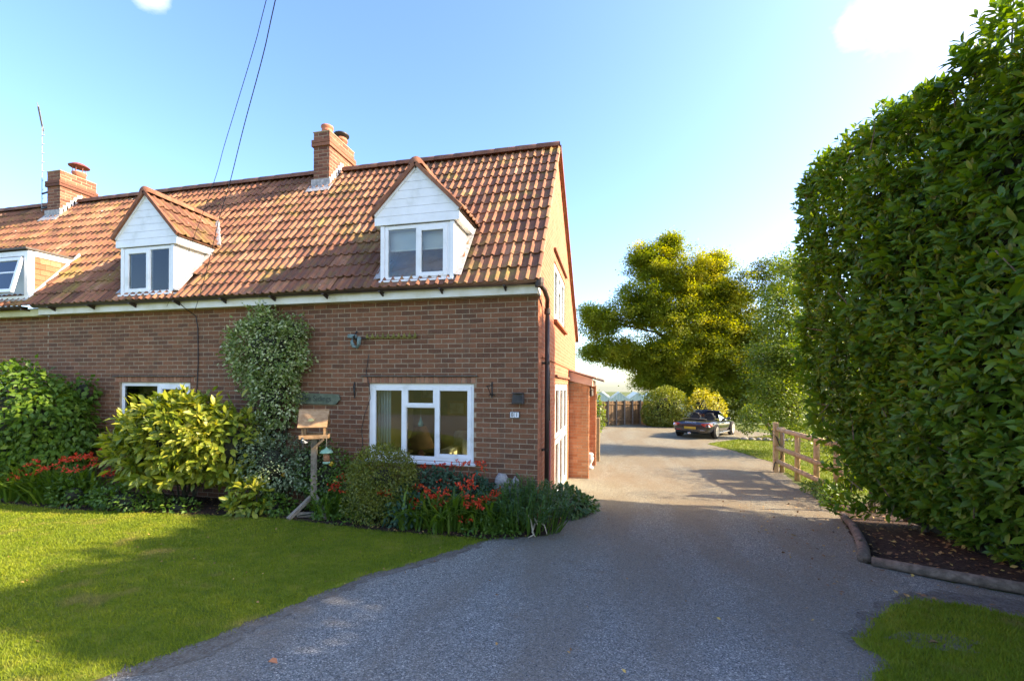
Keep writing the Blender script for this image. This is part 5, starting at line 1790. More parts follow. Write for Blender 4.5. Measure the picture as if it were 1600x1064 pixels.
# roof: three lapped boards a side
for s in (-1, 1):
    for k in range(3):
        y0_, y1_ = by + s * (.27 - k * .092), by + s * (.27 - (k + 1) * .092 - .012)
        z0_, z1_ = 1.375 + k * .083, 1.375 + (k + 1) * .083 + .006
        j = .006 * ((k * 7 + (s > 0) * 3) % 3 - 1)
        d_ = .016 - .002 * k
        MB().prism([(bx - .245 + j - .012 * k, y0_, z0_), (bx + .255 + j, y0_, z0_), (bx + .255 + j, y1_, z1_), (bx - .245 + j - .012 * k, y1_, z1_)], (0, s * .010, .014)).obj('roof_board', M_WOOD, bt, bevel=.002)
MB().prism([(bx - .2, by - .24, 1.385), (bx - .2, by, 1.60), (bx - .2, by + .24, 1.385)], (.012, 0, 0)).obj('gable_board', M_WOOD, bt)
MB().prism([(bx + .2, by - .24, 1.385), (bx + .2, by, 1.60), (bx + .2, by + .24, 1.385)], (.012, 0, 0)).obj('gable_board', M_WOOD, bt)
lp = MB().blob((bx - .03, by - .178, 1.487), (.058, .022, .026), 4, 2, .5, 3).obj('lichen_patch', pm('yellow_lichen', [(0, (.50, .44, .16)), (1, (.66, .60, .30))], .95, 60, .3), bt)
MB().bar((bx - .0, by - .12, 1.06), (bx + .15, by - .17, 1.20), .02, .03).obj('strut', M_WOOD, bt)
bd = thing('small_bird', 'tiny black and white bird clinging under the front edge of the bird table tray', 'bird', (bx + .0, by - .225, 1.18))
bb = MB()
bb.blob((bx - .15 - .01, by - .232, 1.175), (.030, .026, .042), 2, 2, .1, 1)
bb.blob((bx - .15 - .012, by - .245, 1.222), (.020, .020, .019), 3, 2, .05, 1)
bb.obj('body', M_BIRDB, bd, True)
MB().blob((bx - .15 - .012, by - .252, 1.205), (.015, .010, .012), 3, 1, .05, 1).obj('cheek', M_BIRDW, bd, True)
MB().prism([(bx - .144, by - .25, 1.20), (bx - .09, by - .235, 1.165), (bx - .13, by - .235, 1.15)], (0, .006, 0)).obj('wing', M_BIRDW, bd)
MB().prism([(bx - .17, by - .23, 1.14), (bx - .15, by - .23, 1.14), (bx - .156, by - .215, 1.085), (bx - .17, by - .215, 1.085)], (0, .004, 0)).obj('tail', M_BIRDB, bd)
MB().prism([(bx - .168, by - .262, 1.224), (bx - .158, by - .262, 1.224), (bx - .163, by - .278, 1.220)], (0, 0, .005)).obj('beak', M_BLACK, bd)
fx_, fy2 = bx + .16, by - .225
fe = thing('bird_feeder', 'hanging seed feeder with a mint green domed cap below the bird table', 'bird feeder', (fx_, fy2, .82))
MB().tube([(fx_, fy2, 1.06), (fx_, fy2, 1.215)], .004, 5).obj('hanging_cord', M_ROPE, fe)
MB().lathe([(.095, 0), (.092, .012), (.07, .04), (.03, .058), (.012, .07), (.010, .085)], (fx_, fy2, 1.0), 16).obj('cap', M_MINT, fe, True)
MB().lathe([(.045, 0), (.045, .135)], (fx_, fy2, .865), 12).obj('seed_tube', M_SEED, fe, True)
MB().lathe([(.05, 0), (.055, .02), (.045, .03)], (fx_, fy2, .84), 12).obj('base', M_MINT, fe, True)

BT_TURN = R(30)


def turn_about(o):
    """turn a thing about the bird table's own foot, with the table"""
    d = o.location - Vector((bx, by, 0)); c, sn_ = math.cos(BT_TURN), math.sin(BT_TURN)
    o.location = (bx + d.x * c - d.y * sn_, by + d.x * sn_ + d.y * c, o.location.z)
    o.rotation_euler = (0, 0, BT_TURN)


for o in bt.children:
    if o.name.split('.')[0] not in ('leg', 'post', 'brace', 'strut'): o.scale = (.80, .84, 1)
fe.location += Vector((.03, .045, 0))
bd.location += Vector((.03, .035, 0))
for o in (bt, bd, fe): turn_about(o)

# ------------------------------------------------------------------ shrubs and flowers along the house
bush('wall_creeper', 'tall dark green creeper mound heaped against the wall at the left edge', 'creeper',
     [((-9.55, -.62, 1.30), (1.35, .72, 1.02), 6200), ((-10.7, -.6, 1.1), (1.0, .6, .95), 1800), ((-8.75, -.5, 1.15), (.75, .5, .80), 1900), ((-8.5, -.2, 1.85), (.30, .14, .30), 160), ((-9.6, -.65, .7), (1.6, .6, .6), 2400)],
     .105, T_OVATE, M_CREEPER, 101, droop=1.0, upb=.2, amp=.12, base=(-9.7, -.45, 0), singles=160, sprays=.05)
bush('spotted_laurel', 'golden-leaved spotted laurel with big glossy leaves catching the sun', 'shrub',
     [((-5.65, -.78, 1.12), (.92, .62, .72), 2100), ((-5.3, -.85, 1.3), (.55, .45, .58), 850), ((-6.15, -.75, .95), (.65, .55, .5), 850), ((-4.85, -.6, 1.05), (.55, .45, .6), 780)],
     .155, T_LAUREL, M_AUCUBA, 102, droop=.0, upb=.7, amp=.13, base=(-5.7, -.6, 0), singles=300, sprays=.10, rosette=7)
bush('variegated_ivy', 'variegated climber with cream-edged leaves growing up the brick wall', 'climber',
     [((-4.48, -.22, 2.55), (.74, .28, .62), 6200), ((-4.40, -.18, 1.85), (.50, .22, .58), 3000), ((-4.6, -.15, 3.0), (.42, .14, .32), 900), ((-4.05, -.14, 2.85), (.28, .12, .3), 500)],
     .058, T_OVATE, M_EUON, 103, droop=.3, upb=.5, amp=.26, lumpf=3, base=(-4.5, -.12, 0), sprays=.12)
bush('grey_variegated_shrub', 'low greyish variegated shrub below the wall climber', 'shrub',
     [((-4.15, -.50, .75), (.52, .36, .48), 2600), ((-4.5, -.45, .9), (.35, .3, .35), 900), ((-3.55, -.35, .75), (.4, .25, .45), 1000)],
     .05, T_OVATE, M_GREYLEAF, 104, droop=.3, amp=.25, base=(-4.2, -.45, 0), sprays=.12)
bush('small_spotted_laurel', 'small spotted laurel tuft at the front of the flower bed', 'shrub',
     [((-4.22, -.80, .34), (.34, .26, .26), 240), ((-4.35, -.84, .20), (.25, .2, .16), 90)],
     .15, T_LAUREL, M_AUCUBA, 105, droop=.0, upb=.8, core=0, singles=150, sprays=.1, rosette=7)
bush('low_shrub', 'low bright green leafy plant beside the foot of the bird table', 'plant',
     [((-3.85, -.72, .20), (.28, .2, .16), 420), ((-2.98, -.72, .16), (.22, .16, .18), 300)], .06, T_OVATE, M_LOWG, 106, droop=.2, core=0)
bush('clipped_box_ball', 'rounded clipped box bush in front of the main window', 'shrub',
     [((-2.13, -.64, .66), (.50, .44, .50), 12000), ((-2.2, -.66, .34), (.50, .42, .34), 4500)], .034, T_OVATE, M_BOX, 107, droop=.1, amp=.05, base=(-2.15, -.62, 0), sprays=.06, inner=.6, core=.3)
bush('ground_cover', 'dark low ground cover filling the bed below the spotted laurel', 'plant',
     [((-6.25, -1.08, .22), (.62, .28, .24), 1300), ((-7.2, -1.15, .26), (.42, .24, .28), 700), ((-5.4, -.95, .12), (.35, .2, .14), 320)], .06, T_OVATE, M_LOWG, 108, droop=.3, core=.4, stems=False)
bush('bluish_perennial', 'bluish green leafy perennial under the sill of the main window', 'plant',
     [((-1.5, -.36, .50), (.42, .26, .30), 1000), ((-.95, -.34, .45), (.45, .24, .28), 1000), ((-1.75, -.75, .3), (.3, .25, .3), 500)], .075, T_OVATE, M_BLUEG, 109, droop=.5, base=(-1.2, -.4, 0), stems=False)
bush('bed_weeds', 'low green plants at the front edge of the flower bed by the drive', 'plant',
     [((-.62, -.86, .12), (.25, .16, .15), 420), ((-.28, -.80, .12), (.18, .14, .13), 300), ((-2.5, -.85, .1), (.3, .14, .12), 260)], .05, T_OVATE, M_LOWG, 110, droop=.2, core=0, stems=False)
bush('corner_shrub', 'small spreading shrub at the sunlit corner of the drive by the french door', 'shrub',
     [((.36, .75, .10), (.34, .42, .24), 900), ((.55, 1.02, .02), (.26, .30, .18), 420), ((.22, 1.3, .06), (.22, .35, .22), 380)], .085, T_OVATE, M_EUPH, 111, droop=.4, base=(.4, .9, 0))


def whorls(name, label, cat, spots, seed, stem_h, lw, n_leaf, mat, leaf=.085):
    """a clump of upright stems each ringed with narrow leaves"""
    rng = np.random.default_rng(seed)
    base = np.mean(np.array(spots)[:, :2], 0)
    t = thing(name, label, cat, (base[0], base[1], zg(base[1])))
    P = []; A = []; U = []; S = []; stems = MB()
    for (x, y, h) in spots:
        lx, ly = (x - base[0]) * .35, (y - base[1]) * .35
        z0_ = zg(y)
        top = np.array([x + lx + rng.normal() * .04, y + ly + rng.normal() * .04, z0_ + h])
        bot = np.array([x, y, z0_])
        stems.tube([bot, (bot + top) / 2 + rng.normal(size=3) * .02, top], [.010, .008, .005], 5)
        m = n_leaf
        f = rng.uniform(.35, 1.0, m) ** .7
        p = bot + (top - bot) * f[:, None]
        a = rng.uniform(0, 2 * math.pi, m)
        out = np.stack([np.cos(a), np.sin(a), rng.uniform(-.5, .55, m) + (f - .6) * 1.2], 1)
        P.append(p); A.append(out); U.append(np.stack([0 * a, 0 * a, 1 + 0 * a], 1) + .3 * rng.normal(size=(m, 3))); S.append(leaf * rng.uniform(.7, 1.2, m))
    v, f, _ = cloud(np.concatenate(P), np.concatenate(A), np.concatenate(U), np.concatenate(S), (T_LINEAR[0] * np.array([lw, 1, 1]), T_LINEAR[1]))
    o = meshobj('foliage', fast_mesh('foliage', v - np.array([base[0], base[1], zg(base[1])]), f, mat), t, (base[0], base[1], zg(base[1])))
    o['kind'] = 'stuff'
    stems.obj('stems', M_LOWG, t)['kind'] = 'stuff'
    return t


rng = np.random.default_rng(41)
sp = []
for _ in range(150):
    a = rng.uniform(0, 6.28); r = math.sqrt(rng.random())
    x = -.12 + .50 * r * math.cos(a); y = -.36 + .40 * r * math.sin(a)
    sp.append((x, y, .36 + .36 * (1 - r) + .10 * rng.random() + (.06 if x > .0 and y > -.3 else 0)))
spurge = whorls('spurge_mound', 'bushy spurge mound of narrow blue-green leaves at the front corner of the house', 'shrub', sp, 42, .5, 1.1, 42, M_EUPH)
# dead pale stems at its foot
mb = MB()
for k, pts_ in enumerate((((-.02, -.60, .30), (.03, -.66, .22), (.05, -.68, .12), (.08, -.72, .08), (.0, -.80, .05)), ((.06, -.60, .26), (.12, -.64, .18), (.11, -.68, .07)), ((.10, -.62, .24), (.20, -.62, .18), (.24, -.66, .08)), ((-.16, -.62, .32), (-.17, -.66, .2), (-.13, -.70, .08)), ((.08, -.64, .2), (.05, -.70, .1), (.10, -.74, .06)))):
    mb.tube(pts_, [.011] * (len(pts_) - 1) + [.005], 6)
o = mb.obj('dead_stems', pm('bleached_stem', [(0, (.40, .32, .20)), (1, (.58, .50, .36))], .9, 30, .3), None, True, at=(.05, -.66, .05)); props(o, 'bleached bent dead stems drooping from the spurge onto the gravel', 'stems')


def montbretia(name, label, spots, seed, blades, flowers, hgt):
    """arching strap leaves in tufts with sprays of red flowers"""
    rng = np.random.default_rng(seed)
    base = np.mean(np.array(spots), 0); bz_ = zg(base[1])
    t = thing(name, label, 'flowers', (base[0], base[1], bz_))
    n = len(spots) * blades
    c = np.repeat(np.array(spots), blades, 0)
    p = np.concatenate([c + rng.normal(size=(n, 2)) * .07, zgv(c[:, 1])[:, None] + .01], 1)
    a = rng.uniform(0, 6.28, n); le = rng.uniform(.25, 1.5, n)
    ax = np.stack([np.cos(a) * le, np.sin(a) * le, np.ones(n)], 1)
    up = np.stack([-np.cos(a), -np.sin(a), le + .2], 1) * -1
    up = np.stack([np.cos(a), np.sin(a), -.0 * a], 1) * -1
    v, f, _ = cloud(p, ax, up, hgt * rng.uniform(.65, 1.25, n), T_STRAP)
    o = meshobj('leaf_blades', fast_mesh('leaf_blades', v - np.array([base[0], base[1], bz_]), f, M_STRAP), t, (base[0], base[1], bz_)); o['kind'] = 'stuff'
    st = MB(); PP = []; AA = []; SS = []
    for (x, y, z) in flowers:
        x0_, y0_ = x + rng.normal() * .06, y + .10 + rng.normal() * .05
        mid = Vector((x0_ * .4 + x * .6, y0_ * .4 + y * .6, zg(y) + (z - zg(y)) * .85))
        st.tube([(x0_, y0_, zg(y0_)), tuple(mid), (x, y, z)], [.005, .004, .003], 4)
        k = int(rng.integers(9, 17))
        q = np.array([x, y, z]) + rng.normal(size=(k, 3)) * np.array([.050, .035, .026])
        for pp in q:
            m = 5
            d = rnd_dir(m, rng) + np.array([0, -.4, -.1])
            PP.append(np.repeat(pp[None], m, 0)); AA.append(d); SS.append(np.full(m, .032) * rng.uniform(.7, 1.2, m))
    if PP:
        PP = np.concatenate(PP); AA = np.concatenate(AA); SS = np.concatenate(SS)
        v, f, _ = cloud(PP, AA, rnd_dir(len(PP), rng), SS, (T_OVATE[0] * np.array([1.1, 1, 1]), T_OVATE[1]))
        o = meshobj('red_flowers', fast_mesh('red_flowers', v - np.array([base[0], base[1], bz_]), f, M_RED), t, (base[0], base[1], bz_)); o['kind'] = 'stuff'
        st.obj('flower_stems', M_LOWG, t)['kind'] = 'stuff'
    return t


def world_at(u, v, Y):
    d = pix_dir(u, v); t_ = (Y - co.location.y) / d[1]
    return (co.location.x + d[0] * t_, Y, co.location.z + d[2] * t_)


fl = [world_at(u, v, Y) for u, v, Y in ((653, 762, -.62), (668, 768, -.66), (676, 777, -.7), (684, 790, -.75), (692, 772, -.62), (700, 768, -.55), (652, 784, -.75), (722, 760, -.6), (735, 757, -.6), (727, 776, -.72), (733, 788, -.78), (747, 783, -.72), (752, 792, -.78), (760, 778, -.66),
                                        (690, 728, -.2), (712, 727, -.2), (726, 725, -.2), (745, 722, -.18), (755, 729, -.2), (778, 770, -.6), (776, 780, -.62), (731, 810, -.86), (738, 746, -.45), (694, 752, -.45), (662, 730, -.25), (600, 770, -.9), (695, 783, -.72))]
montbretia('montbretia_clump', 'montbretia clump with bright red flowers below the main window', [(-1.75, -.62), (-1.5, -.75), (-1.25, -.72), (-1.0, -.78), (-.8, -.70), (-.62, -.62), (-1.4, -.5), (-.95, -.5), (-.5, -.72), (-1.62, -.85), (-1.15, -.9)], 51, 60, fl, .52)
fl = [world_at(u, v, Y) for u, v, Y in ((32, 738, -1.1), (46, 728, -1.1), (52, 742, -1.15), (100, 720, -.95), (112, 722, -.95), (128, 718, -.95), (140, 714, -.9), (148, 722, -1), (156, 728, -1), (85, 730, -1.0), (160, 704, -.8), (118, 738, -1.1), (26, 750, -1.2), (70, 735, -1.1), (100, 735, -1.1), (172, 742, -1.1), (140, 732, -1.0), (60, 725, -1.0))]
montbretia('montbretia_clump', 'montbretia clump with orange-red flowers below the creeper at the left', [(-8.7, -1.1), (-8.45, -1.15), (-8.2, -1.05), (-7.9, -1.1), (-7.65, -1.1), (-7.4, -1.0), (-8.0, -.9), (-7.2, -.95), (-8.6, -.9)], 52, 60, fl, .62)
fl = [world_at(u, v, Y) for u, v, Y in ((522, 766, -.5), (540, 770, -.55), (535, 745, -.45), (527, 757, -.45))]
montbretia('montbretia_clump', 'thin montbretia tuft with dim red flowers between bird table and box ball', [(-3.1, -.5), (-2.85, -.55), (-2.7, -.5), (-3.3, -.35), (-3.0, -.75)], 53, 45, fl, .42)


def yellow_flowers():
    rng = np.random.default_rng(61)
    t = thing('yellow_roses', 'few yellow roses among the greenery behind the bird table', 'flowers', (-3.5, -.42, zg(-.42)))
    for u, v in ((478, 722), (474, 728), (518, 726), (525, 752), (443, 743)):
        p = Vector(world_at(u, v, -.42))
        mb = MB()
        mb.blob(p, (.035, .03, .035), u, 2, .5, 3)
        mb.obj('flower_head', M_YEL, t, True)
        MB().tube([(p.x + .03, -.36, zg(-.4)), tuple(p)], [.006, .004], 5).obj('stem', M_LOWG, t)


yellow_flowers()
bush('rose_foliage', 'leafy rose bush between the bird table and the wall', 'plant', [((-3.35, -.30, .62), (.5, .22, .5), 1500), ((-2.8, -.35, .45), (.35, .25, .42), 900)], .055, T_OVATE, M_LOWG, 112, droop=.4, amp=.3, base=(-3.3, -.3, 0), core=.4)

# ------------------------------------------------------------------ the tall laurel hedge on the right
def laurel_hedge():
    rng = np.random.default_rng(71)
    base = (5.9, .6, zg(.6))
    t = thing('laurel_hedge', 'towering clipped laurel hedge of big glossy leaves along the right side of the drive', 'hedge', base)
    TOPZ = 5.62
    def face_x(y, z):
        # near face: runs up the drive, drawn in at the foot, bulging at mid height, leaning back at the top
        x = 4.90 - .22 * (y + 1.2) / 4.2
        b = zg_mid = (z - .2) / (TOPZ - .2)
        x += .42 * np.clip((.16 - b) / .16, 0, 1) ** 1.4 - .36 * np.clip(b, 0, 1.1) - .10 * np.sin(np.clip(b, 0, 1) * 3.0) + .16 * np.clip((b - .95) / .14, 0, 1) ** 2
        return x

    def yend(z):
        return 1.55 + 1.15 * np.clip((z - .9) / 1.3, 0, 1) - .12 * np.clip((z - 3) / 2.5, 0, 1)

    def topz(y):
        return TOPZ - .28 + np.interp(y, [-1.8, .1, 1.3, 2.2, 2.7], [0, .26, .42, .48, .36]) - np.clip((-2.55 - y) / .5, 0, 1) * (.85 + .35 * np.sin(y * 5.0))  # unseen near end lowered, shaped to let sun patches onto the lawn

    T_, A_ = [], []
    n = 4500                                               # shoots over the near face
    f_ = rng.random(n); y = rng.uniform(-3.6, 2.75, n); z = .12 + (topz(y) - .12) * f_
    k_ = y < yend(z); y, z = y[k_], z[k_]; n = len(y)
    lum = np.array([mnoise.noise(Vector((0, a * .9, b * .9))) * .17 + mnoise.noise(Vector((3, a * 2.8, b * 2.8))) * .12 for a, b in zip(y, z)])
    x = face_x(y, z) - lum + rng.random(n) ** 1.5 * .20
    T_.append(np.stack([x, y, z], 1)); A_.append(np.tile([-1, -.15, .45], (n, 1)) + rng.normal(size=(n, 3)) * .42)
    nmain = n
    n = 1500                                               # top
    x = rng.uniform(4.32, 6.9, n); y = rng.uniform(-3.6, 2.6, n)
    lum = np.array([mnoise.noise(Vector((a * 1.1, b * 1.1, 5))) * .22 + mnoise.noise(Vector((a * 3.4, b * 3.4, 9))) * .15 for a, b in zip(x, y)])
    z = topz(y) + lum - rng.random(n) ** 1.5 * .2 - .12 * np.clip((4.65 - x) / .35, 0, 1) ** 2 + (rng.random(n) > .86) * rng.random(n) * .26
    T_.append(np.stack([x, y, z], 1)); A_.append(np.tile([-.25, -.1, 1], (n, 1)) + rng.normal(size=(n, 3)) * .35)
    n = 1300                                               # far end
    x = rng.uniform(4.35, 7.0, n); z = .12 + (TOPZ + .05) * rng.random(n)
    lum = np.array([mnoise.noise(Vector((a * 1.2, 7, b * 1.2))) * .22 for a, b in zip(x, z)])
    y = yend(z) + lum - rng.random(n) ** 1.6 * .2
    T_.append(np.stack([x, y, z], 1)); A_.append(np.tile([-.35, 1, .4], (n, 1)) + rng.normal(size=(n, 3)) * .42)
    tips = np.concatenate(T_); axs = np.concatenate(A_)
    PER = 7
    pos, ax, up, sz = shoots(tips, axs, PER, .138, rng, .15)
    sz = sz * np.repeat(rng.uniform(.72, 1.22, len(tips)), PER)
    # leaves deeper inside
    n = 9000
    y = rng.uniform(-3.4, 2.85, n); z = .15 + (topz(y) - .3) * rng.random(n); k_ = y < yend(z) - .05; y, z = y[k_], z[k_]; n = len(y)
    x = face_x(y, z) + .12 + rng.random(n) * .34
    q = np.stack([x, y, z], 1)
    pos = np.concatenate([pos, q]); ax = np.concatenate([ax, np.tile([-.6, 0, -.2], (n, 1)) + rng.normal(size=(n, 3)) * .7])
    up = np.concatenate([up, np.tile([-.5, 0, .7], (n, 1)) + rng.normal(size=(n, 3)) * .4]); sz = np.concatenate([sz, .13 * (.6 + .6 * rng.random(n))])
    tw = MB()
    for i in rng.choice(len(tips), 420, replace=False):
        tp = Vector(tips[i]); av = Vector(axs[i]).normalized()
        tw.tube([tp - av * .42 + Vector(rng.normal(size=3) * .05), tp - av * .18, tp - av * .02], [.008, .005, .003], 4)
    tw.obj('twigs', M_LOG, t)['kind'] = 'stuff'
    P = pos; k = len(P)
    nf = [nmain * PER]
    ismain = np.zeros(k, bool); ismain[:nf[0]] = True
    ismain &= (P[:, 0] < np.array([face_x(a, b) for a, b in zip(P[:, 1], P[:, 2])]) + .05)
    foliage(t, P, ax, up, sz, T_LAUREL, M_LAUREL, (300, ismain), base)
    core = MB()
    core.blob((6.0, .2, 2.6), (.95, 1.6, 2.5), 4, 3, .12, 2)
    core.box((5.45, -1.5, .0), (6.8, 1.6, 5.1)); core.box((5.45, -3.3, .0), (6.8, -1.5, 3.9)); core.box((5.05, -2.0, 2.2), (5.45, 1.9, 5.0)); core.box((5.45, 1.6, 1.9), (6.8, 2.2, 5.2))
    core.obj('dark_core', M_STEMCORE, t)  # added dark masses, so no lit ground shows through the hedge
    for i in range(9):
        yy = -2.8 + i * .66
        MB().tube([(5.55 + .1 * math.sin(i * 2), yy, zg(yy)), (5.5, yy + .05, .5), (5.6, yy, 1.0)], [.05, .04, .035], 7).obj('stem', M_BARK, t)


laurel_hedge()

# ------------------------------------------------------------------ post and rail fence
fence = thing('post_and_rail_fence', 'three-rail timber fence running out of the hedge beside the back lawn', 'fence', (5.75, 6.2, zg(6.2)))
fp = [(5.62, 7.30, 1.00), (5.62, 6.15, .98), (5.60, 5.05, .97), (5.50, 3.9, 1.0)]
zf0 = -.37
MB().box((5.54, 7.22, zf0 - .05), (5.66, 7.34, 1.03)).obj('gate_post', M_RAIL, fence, bevel=.012)
MB().tube([(5.77, 7.30, zf0 - .05), (5.77, 7.30, .90)], .06, 12).obj('post', M_RAIL, fence, True)
for (x, y, h) in fp[1:]:
    MB().tube([(x + .10, y, zg(y) - .05), (x + .10, y, h - .12)], .062, 12).obj('post', M_RAIL, fence, True)
for z in (.84, .32, -.06):
    mb = MB()
    P_ = [(5.60, 7.33, z + .01), (5.60, 6.15, z), (5.585, 5.05, z - .005), (5.50, 3.5, z)]
    # half-round rail: flat face to the posts
    n = 8; r = .062
    for (x, y, zz) in P_:
        for j in range(n):
            a = math.pi / 2 + math.pi * j / (n - 1)
            mb.v.append((x + .03 + math.cos(a) * r * .9, y, zz + math.sin(a) * r))
    for i in range(len(P_) - 1):
        for j in range(n):
            a = i * n + j; b = i * n + (j + 1) % n
            mb.f.append((a, b, b + n, a + n))
    mb.f.append(tuple(range(n))); mb.f.append(tuple(range(len(mb.v) - 1, len(mb.v) - n - 1, -1)))
    mb.obj('rail', M_RAIL, fence, True)
MB().tube([(5.53, 7.25, .70), (5.60, 7.21, .62), (5.74, 7.20, .20), (5.70, 7.20, .02), (5.55, 7.20, -.10), (5.53, 7.24, -.30)], .014, 6).obj('rope', M_BLACK, fence, True)
MB().tube([(5.76, 7.22, .78), (5.78, 7.21, .45), (5.74, 7.21, .35), (5.79, 7.22, .28)], .012, 6).obj('chain', M_ALU, fence, True)

bush('loose_hedge', 'loose sunlit leafy hedge growing behind the rail fence', 'hedge',
     [((6.75, 6.6, 1.15), (.7, .9, .95), 1700), ((6.55, 5.5, .95), (.6, .9, .9), 1500), ((6.35, 4.5, .85), (.55, .8, .95), 1300), ((6.3, 3.7, 1.4), (.6, .6, 1.2), 1300), ((7.3, 7.4, 1.5), (.7, .8, 1.1), 1200)],
     .062, T_OVATE, M_THORN, 121, droop=.3, upb=.5, amp=.28, base=(6.5, 5.2, 0), sprays=.15)
bush('fence_foot_plant', 'dark leafy weed at the foot of the fence where the hedge begins', 'plant',
     [((5.30, 3.6, -.08), (.20, .45, .22), 500), ((5.42, 4.5, -.22), (.2, .4, .12), 300), ((5.08, 2.8, -.05), (.20, .4, .22), 420)], .07, T_LAUREL, M_LOWG, 122, droop=.2, core=0)
# log edging
lg = MB().tube([(4.70, 1.72, -.04), (4.50, 1.0, 0.0), (4.22, .25, .05), (4.02, -.25, .075), (3.82, -.66, .10)], [.045, .055, .058, .062, .066], 10).obj('edging_log', M_LOG, None, True, at=(4.25, .5, 0)); props(lg, 'knotty grey log edging the soil beside the drive, the one running up it', 'log')
kn = MB(); kn.tube([(4.42, .72, .04), (4.37, .70, .10)], [.03, .018], 6); kn.tube([(4.09, -.1, .09), (4.04, -.12, .15)], [.03, .02], 6); kn.tube([(3.85, -.60, .10), (3.78, -.66, .08)], [.04, .03], 7)
kn.obj('knot', M_LOG, lg)
lg = MB().tube([(3.86, -.74, .10), (4.2, -.98, .125), (4.7, -1.24, .145), (5.3, -1.55, .165), (6.3, -2.1, .20)], [.052, .055, .058, .062, .066], 10).obj('edging_log', M_LOG, None, True, at=(4.8, -1.3, .1)); props(lg, 'long straight log edging across the front of the hedge soil', 'log')
# a few fallen leaves that can be picked out
for (u, v, s, m_, lab) in ((428, 1040, .075, M_ORLEAF, 'curled orange leaf lying alone on the gravel at the front'), (1462, 1003, .06, M_DRYLEAF, 'pale curled leaf on the shaded grass patch at the right')):
    d = Vector(pix_dir(u, v)); t_ = 1.0
    for _ in range(40):
        p = co.location + d * t_
        t_ *= (co.location.z - zg(p.y) - .02) / max(1e-3, co.location.z - p.z)
    tv = T_LAUREL[0] * np.array([1.5, 1, 1.6]); tv = np.stack([tv[:, 1] - .5, tv[:, 0], np.abs(tv[:, 0]) * .9 + .06 * np.sin(tv[:, 1] * 9)], 1) * s
    o = meshobj('fallen_leaf', fast_mesh('fallen_leaf', tv, T_LAUREL[1][:, ::-1], m_, True), None, p + Vector((0, 0, .012))); props(o, lab, 'leaf')

# ------------------------------------------------------------------ trees and the end of the drive
def tree(name, label, base, height, crown, n_leaf, leaf, mat, seed, limbs=9, trunk_r=.25, first=.3, dens=1.0):
    """tapered trunk with limbs; leaves gathered round many small twig ends inside the crown lobes"""
    rng = np.random.default_rng(seed); rr = random.Random(seed)
    bz_ = zg(base[1]); b = Vector((base[0], base[1], bz_))
    t = thing(name, label, 'tree', b)
    tr = MB()
    top = b + Vector((rr.uniform(-.4, .4), rr.uniform(-.4, .4), height * .8))
    pts = [b, b + (top - b) * .3 + Vector((rr.uniform(-.15, .15), 0, 0)), b + (top - b) * .65, top]
    tr.tube(pts, [trunk_r * 1.15, trunk_r * .85, trunk_r * .5, trunk_r * .12], 10)
    lm = MB(); C = []
    for (c, r, k) in crown:
        c = Vector(c); r = Vector(r) * 1.15; k = int(k * dens)
        q = b + (top - b) * max(first, min(.8, (c.z - bz_) / height - .25))
        mid = (q + c) / 2 + Vector((0, 0, .12 * (c - q).length))
        lm.tube([q, mid, c], [trunk_r * .38, trunk_r * .24, trunk_r * .08], 7)
        for _ in range(k):
            d = Vector(rnd_dir(1, rng)[0]); f = rr.random() ** .45
            kf = 1 + .30 * mnoise.noise(d * 2.1 + Vector((seed, c.x, c.z)))
            p = c + Vector((d.x * r.x, d.y * r.y, d.z * r.z)) * f * kf
            C.append((p, d))
            if rr.random() < .5: lm.tube([c.lerp(p, .15), c.lerp(p, .6) + Vector((0, 0, .05)), p], [trunk_r * .09, trunk_r * .05, trunk_r * .02], 4)
    tr.obj('trunk', M_BARK, t, True)
    lm.obj('limbs', M_BARK, t, True)
    per = max(1, n_leaf // len(C))
    cp = np.array([list(p) for p, d in C]); cd = np.array([list(d) for p, d in C])
    cp = np.repeat(cp, per, 0); cd = np.repeat(cd, per, 0)
    m = len(cp)
    off = rng.normal(size=(m, 3)) * np.array([max(leaf * 2.3, .27)] * 2 + [max(leaf * 1.2, .15)])
    p = cp + off
    ax = cd * .6 + off / (leaf * 2.5) * .8 + rng.normal(size=(m, 3)) * .5 + np.array([0, 0, -.25])
    up = np.array([0, 0, 1.0]) + cd * .35 + rng.normal(size=(m, 3)) * .4
    sz = leaf * (.6 + .7 * rng.random(m))
    v, f, _ = cloud(p, ax, up, sz, T_TREE)
    o = meshobj('crown', fast_mesh('crown', v - np.array(b), f, mat), t, b)
    o['kind'] = 'stuff'
    return t


